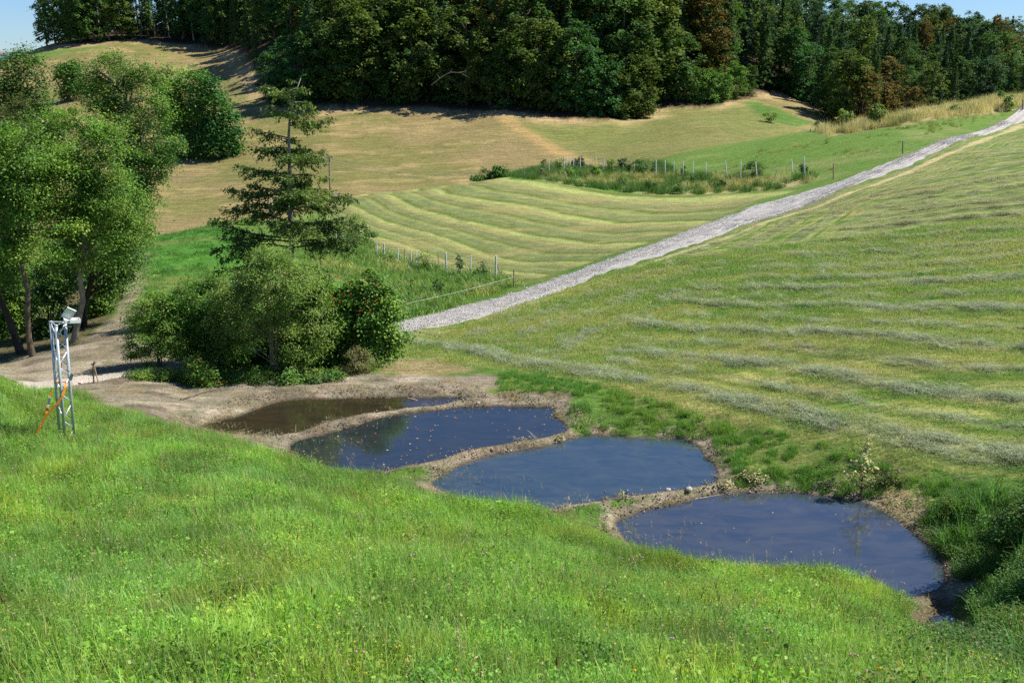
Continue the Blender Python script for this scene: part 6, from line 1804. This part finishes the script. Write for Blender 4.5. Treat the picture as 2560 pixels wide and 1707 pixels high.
planting([(1361, 418, 397, 16, DARKG, 't'), (1398, 425, 396, 28, WILLOW + [(.45, .46, .35)], 's'), (1437, 423, 397, 18, DB, 's'), (1452, 424, 391, 17, DB, 's'), (1462, 426, 409, 16, FRESH[:2], 's'), (1524, 431, 394, 20, WILLOW + FRESH[:1], 's'),
          (1556, 430, 394, 24, DB, 's'), (1572, 433, 411, 12, DB, 's'), (1601, 439, 398, 42, DARKG + WILLOW[:2], 's'), (1422, 441, 419, 26, OLIVE, 's'), (1487, 448, 415, 28, OLIVE, 's'), (1556, 464, 444, 30, DARKG, 's'), (1635, 437, 414, 15, DARKG, 's'),
          (1708, 440, 414, 12, DB, 's'), (1732, 454, 440, 11, DARKG, 's'), (1804, 474, 450, 22, DARKG, 's'), (1884, 452, 400, 48, [(.07, .15, .02), (.09, .18, .03)], 's'), (2008, 442, 408, 20, DARKG, 's'), (1700, 484, 462, 28, DARKG, 's'), (1628, 477, 450, 38, DARKG + WILLOW[:1], 's')],
         ['small dark sapling beside the tree stump', 'whitish leafed shrub at the left end of the upper planting', 'dark cone shaped shrub right of the whitish shrub', 'tallest dark cone shaped shrub of the upper planting', 'bright green low bush beside the tallest dark cone',
          'light green slim shrub just right of the thick upper fence post', 'dark ragged shrub left of the big round bush in the upper planting', 'narrow dark sprig beside the dark ragged shrub', 'big round silvery green bush in the upper planting', 'olive bush low in front of the dark cone shrubs',
          'olive shrub in the pale grass below the fifth fence post', 'dark bush with a leaning white stake in the upper planting', 'narrow shrub directly left of the thick white middle post', 'slim dark shrub hiding a middle fence post', 'tiny dark bush below the row of middle fence posts',
          'leafy shrub leaning right in the dry grass of the upper planting', 'widest dark green shrub standing between two right fence posts', 'dark shrub beside the last tall post of the upper fence', 'low dark bush beside a short pale stake', 'loose bush at the mown edge below the upper fence'], GUP, (.09, .17))
for lab, u, v, vt, ln in [('leaning pale stake in the dark bush of the upper planting', 1560, 462, 441, -8), ('short pale stake beside the low dark bush', 1718, 481, 454, 2), ('pale leaning stake below the whitish shrub', 1420, 449, 429, -8), ('pale short stake under the olive shrub', 1476, 450, 437, 1), ('pale crooked stake in the grass left of the last fence posts', 1937, 448, 424, 5)]:
    single_post('planting_stake', lab, 'stake', u, v, vt, .03, M_stick, lean=ln, group='stakes of the upper planting')
GR = 'bushes on the dry ridge'
planting([(2383, 285, 262, 34, WILLOW + DARKG, 's'), (2042, 327, 302, 11, DARKG, 't'), (2500, 256, 226, 16, FRESH[:2], 's'), (2520, 277, 236, 26, WILLOW, 't'), (1925, 306, 277, 32, WILLOW, 's')], ['olive bush in the bleached grass of the ridge', 'slim dark sapling at the left end of the ridge', 'leaning light sapling near the cabinet on the ridge', 'sapling with pale leaves just below the cabinet', 'pale bush at the foot of the grassy knoll'], GR, (.12, .22))
h = gp(2146, 306)
planting([(2110, 318, 272, 30, WILLOW, 's'), (2190, 312, 262, 34, WILLOW + FRESH[:1], 's')], ['left one of two pale bushes between ridge and forest', 'right one of two pale bushes between ridge and forest'], GR, (.15, .28))

# ---- sticks, stones, leaves
def stick(label, pts, r0, mat=None, lift=.02, name='stick', abs_=None, forks=()):
    P_ = []
    for (u, v, hgt) in pts:
        h = gp(u, v) if hgt is not None and hgt <= 0.03 else None
        if h is None:
            yb = P_[-1][1] if P_ else gp(u, v + 8)[1]
            h = ray_at(u, v, yb)
        else: h = h + np.array([0, 0, lift + hgt])
        P_.append(h)
    o0 = P_[0]; e = empty(name, o0, label, 'stick', 'sticks lying around the ponds')
    q = [p - o0 for p in P_]
    if len(q) == 2: q = [q[0], (q[0] + q[1]) / 2 + np.array([0, 0, .015]), q[1]]
    m = MB(); m.tube(q, np.linspace(r0, r0 * .5, len(q)), 6); m.build('stem', mat or M_stick, e)
    for f in forks:
        m = MB(); i_ = f[0]; p0 = q[i_]; m.tube([p0, p0 + np.array(f[1])], [r0 * .6, r0 * .25], 5); m.build('twig', mat or M_stick, e)
stick('straight pale stick pointing up left at the far end of the dam', [(1058, 1009, 0), (1020, 994, 1)], .012)
stick('long bleached branch lying along the far end of the dam', [(980, 1023, 0), (1006, 1016, 0), (1031, 1011, 0), (1062, 1009, 0), (1092, 1012, 0)], .014, forks=((1, (.1, .1, .05)), (2, (-.1, .1, .08))))
stick('pale stick jutting over the dark pond from the dam', [(932, 1030, 0), (931, 1024, 1), (893, 1022, 1)], .013, forks=((1, (-.02, 0, -.12)), (1, (.05, -.05, -.1))))
stick('curved pale stick arching at the middle of the dam', [(852, 1043, 0), (854, 1030, 1), (865, 1021, 1)], .013)
stick('thin twig between the curved stick and the jutting stick', [(880, 1037, 0), (868, 1030, 1), (862, 1029, 1)], .008)
stick('short upright peg at the near end of the dam', [(739, 1081, 0), (739, 1062, 1)], .011)
stick('thick pale wood end at the near tip of the dark pond', [(697, 1093, 0), (678, 1084, 0)], .022)
stick('reddish stick floating where dam meets the second pond', [(1020, 1047, 0), (1052, 1030, 0)], .008, M_stickd, lift=.04)
stick('slanting grey stick over the second pond', [(1339, 1098, 0), (1318, 1075, 1)], .008)
stick('thin curved stem rising from the low dam of the last pond', [(1724, 1221, 0), (1722, 1210, 1), (1725, 1199, 1)], .006)
stick('slanting stem on the dam beside the small twig heap', [(1775, 1211, 0), (1769, 1198, 1)], .006)
stick('long thin stick lying at the top edge of the last pond', [(1737, 1249, 0), (1775, 1243, 0), (1809, 1236, 0)], .008)
stick('pale reed stem floating at the right of the third pond', [(1713, 1178, 0), (1760, 1181, 0)], .007, lift=.50)
stick('brown fallen branch on the bank below the dark bush', [(452, 1000, 0), (500, 985, 0), (540, 975, 0)], .02, M_stickd)
stick('grey stick on the slope beside the stream outlet', [(2262, 1535, 0), (2300, 1520, 0)], .01, M_stickd)
stick('dry stalk leaning in the near meadow', [(1175, 1690, 0), (1160, 1632, 1), (1132, 1532, 1)], .005)
def stone(label, u, v, r):
    h = gp(u, v); V, F, _ = blob((0, 0, 0), r, (1, 1, 1), .65, 9)
    V = V + np.random.default_rng(int(u)).normal(0, r * .12, V.shape)
    me = mesh_np('stone', V, F); o = link('stone', me, M_stone); o.location = h + np.array([0, 0, r * .25])
    tag(o, label, 'stone', 'stones around the ponds')
stone('square grey stone on the dam between the dark pond and second pond', 805, 1056, .055)
stone('grey stone near the upright peg on the dam', 753, 1072, .04)
stone('flat grey stone in the weeds at the bottom right', 2385, 1655, .09)
stone('pale stone right of the flat stone in the weeds', 2462, 1618, .05)
stone('small white stone below the pale stone in the weeds', 2475, 1646, .035)
stone('pale stone at the lower right picture edge', 2412, 1702, .045)
stone('small orange brown stone in the outlet stream', 2341, 1560, .03)
stone('rough clod at the left of the last dam', 1670, 1226, .06)
stone('clod with grass on the dam in front of the third pond', 1722, 1226, .07)
stone('rounded stone by the pond corner at the far end of the dam', 1195, 1008, .04)
# leaves floating on the second pond, each its own leaf
lm = simple_mat('dead_leaf', (.34, .17, .08), .7, 0, 30, .3, .2)
lm2 = simple_mat('pale_dead_leaf', (.55, .42, .27), .7, 0, 30, .3, .2)
def leaf_me(mat, k):
    V = [(-.5, 0, 0), (-.25, -.22, .05), (.1, -.26, .06), (.5, 0, .02), (.1, .26, .06), (-.25, .22, .05), (0, 0, -.01)]
    F = [(0, 1, 6), (1, 2, 6), (2, 3, 6), (3, 4, 6), (4, 5, 6), (5, 0, 6)]
    me = bpy.data.meshes.new('floating_leaf'); me.from_pydata(V, [], F); me.update(); me.materials.append(mat); return me
LM = [leaf_me(lm, 0), leaf_me(lm2, 1)]
lr = np.random.default_rng(909)
P2 = POND_W[1][2]; cnt = 0
def drop_leaf(x, y, z, sc_, which, label, group):
    o = bpy.data.objects.new('floating_leaf', LM[which]); COL.objects.link(o)
    o.location = (x, y, z + .006); o.rotation_euler = (lr.normal(0, .1), lr.normal(0, .1), lr.uniform(0, 6.28)); o.scale = (sc_, sc_, sc_)
    tag(o, label, 'leaf', group)
while cnt < 120:
    x, y = lr.uniform(P2[:, 0].min(), P2[:, 0].max()), lr.uniform(P2[:, 1].min(), P2[:, 1].max())
    d = sdist([x], [y], P2)[0]
    if d > -.03 or (lr.uniform() < .5 and d < -.3): continue
    w_ = int(lr.uniform() < .2)
    drop_leaf(x, y, .16, lr.uniform(.03, .06), w_, ['brown dead leaf floating on the second pond', 'pale dead leaf floating on the second pond'][w_], 'dead leaves floating on the second pond')
    cnt += 1
P4 = POND_W[3][2]; cnt = 0
while cnt < 14:
    x, y = lr.uniform(P4[:, 0].min(), P4[:, 0].max()), lr.uniform(P4[:, 1].min(), P4[:, 1].max())
    if sdist([x], [y], P4)[0] > -.05: continue
    drop_leaf(x, y, -.02, lr.uniform(.025, .045), 1, 'small pale leaf floating on the last pond', 'small leaves floating on the last pond'); cnt += 1

# fallen dead branch at the forest border
h = gp(1078, 285)
e = empty('fallen_branch', h, 'bleached dead branch arching out of the forest edge above the dry hillside', 'branch')
Yb = h[1]
q = [ray_at(u, v, Yb) - h for u, v in ((1078, 213), (1100, 196), (1125, 181), (1150, 182), (1172, 194))]
m = MB(); m.tube(q, [.08, .07, .05, .04, .02], 6); m.build('limb', M_wood, e)
for i_, d_ in ((2, (.5, 0, .6)), (3, (1.2, 0, .3)), (1, (-.6, 0, .8))): m = MB(); m.tube([q[i_], q[i_] + np.array(d_)], [.035, .015], 5); m.build('twig', M_stick, e)

# ---- far left distance: a hill with haze blue mixed into its colour, a roof on it
def far_hill():
    n = 60
    x = np.linspace(-1100, -380, n); Y0 = np.linspace(900, 1500, 20)
    X, Y = np.meshgrid(x, Y0)
    zt = CZ + 1 + 7 * np.exp(-((X + 640) / 160) ** 2) + 1.5 * fbm(X / 60, Y / 60, 3, 7)
    Zv = -60 + (zt + 60) * sstep(900, 1150, Y) 
    nr, nc = X.shape; i = np.arange(nr - 1)[:, None] * nc + np.arange(nc - 1)[None]
    F = np.stack([i, i + 1, i + 1 + nc, i + nc], -1).reshape(-1, 4)
    me = mesh_np('distant_hill', np.stack([X.ravel(), Y.ravel(), Zv.ravel()], 1), F, smooth=True)
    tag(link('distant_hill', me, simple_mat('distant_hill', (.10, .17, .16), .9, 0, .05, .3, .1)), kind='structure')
far_hill()
p = ray_at(10, 143, 1150)
e = empty('farm_house', p, 'tiny house with a reddish roof on the distant hill at the left edge', 'house')
m = MB(); m.box((0, 0, 1.0), (7, 6, 4)); m.build('wall', simple_mat('plaster', (.6, .5, .42)), e)
m = MB(); m.add([(-4, -3.5, 3.0), (4, -3.5, 3.0), (4, 3.5, 3.0), (-4, 3.5, 3.0), (-4, 0, 5.6), (4, 0, 5.6)], [(0, 1, 5, 4), (2, 3, 4, 5), (3, 0, 4), (1, 2, 5), (3, 2, 1, 0)]); m.build('roof', simple_mat('roof_tiles', (.42, .2, .14)), e)
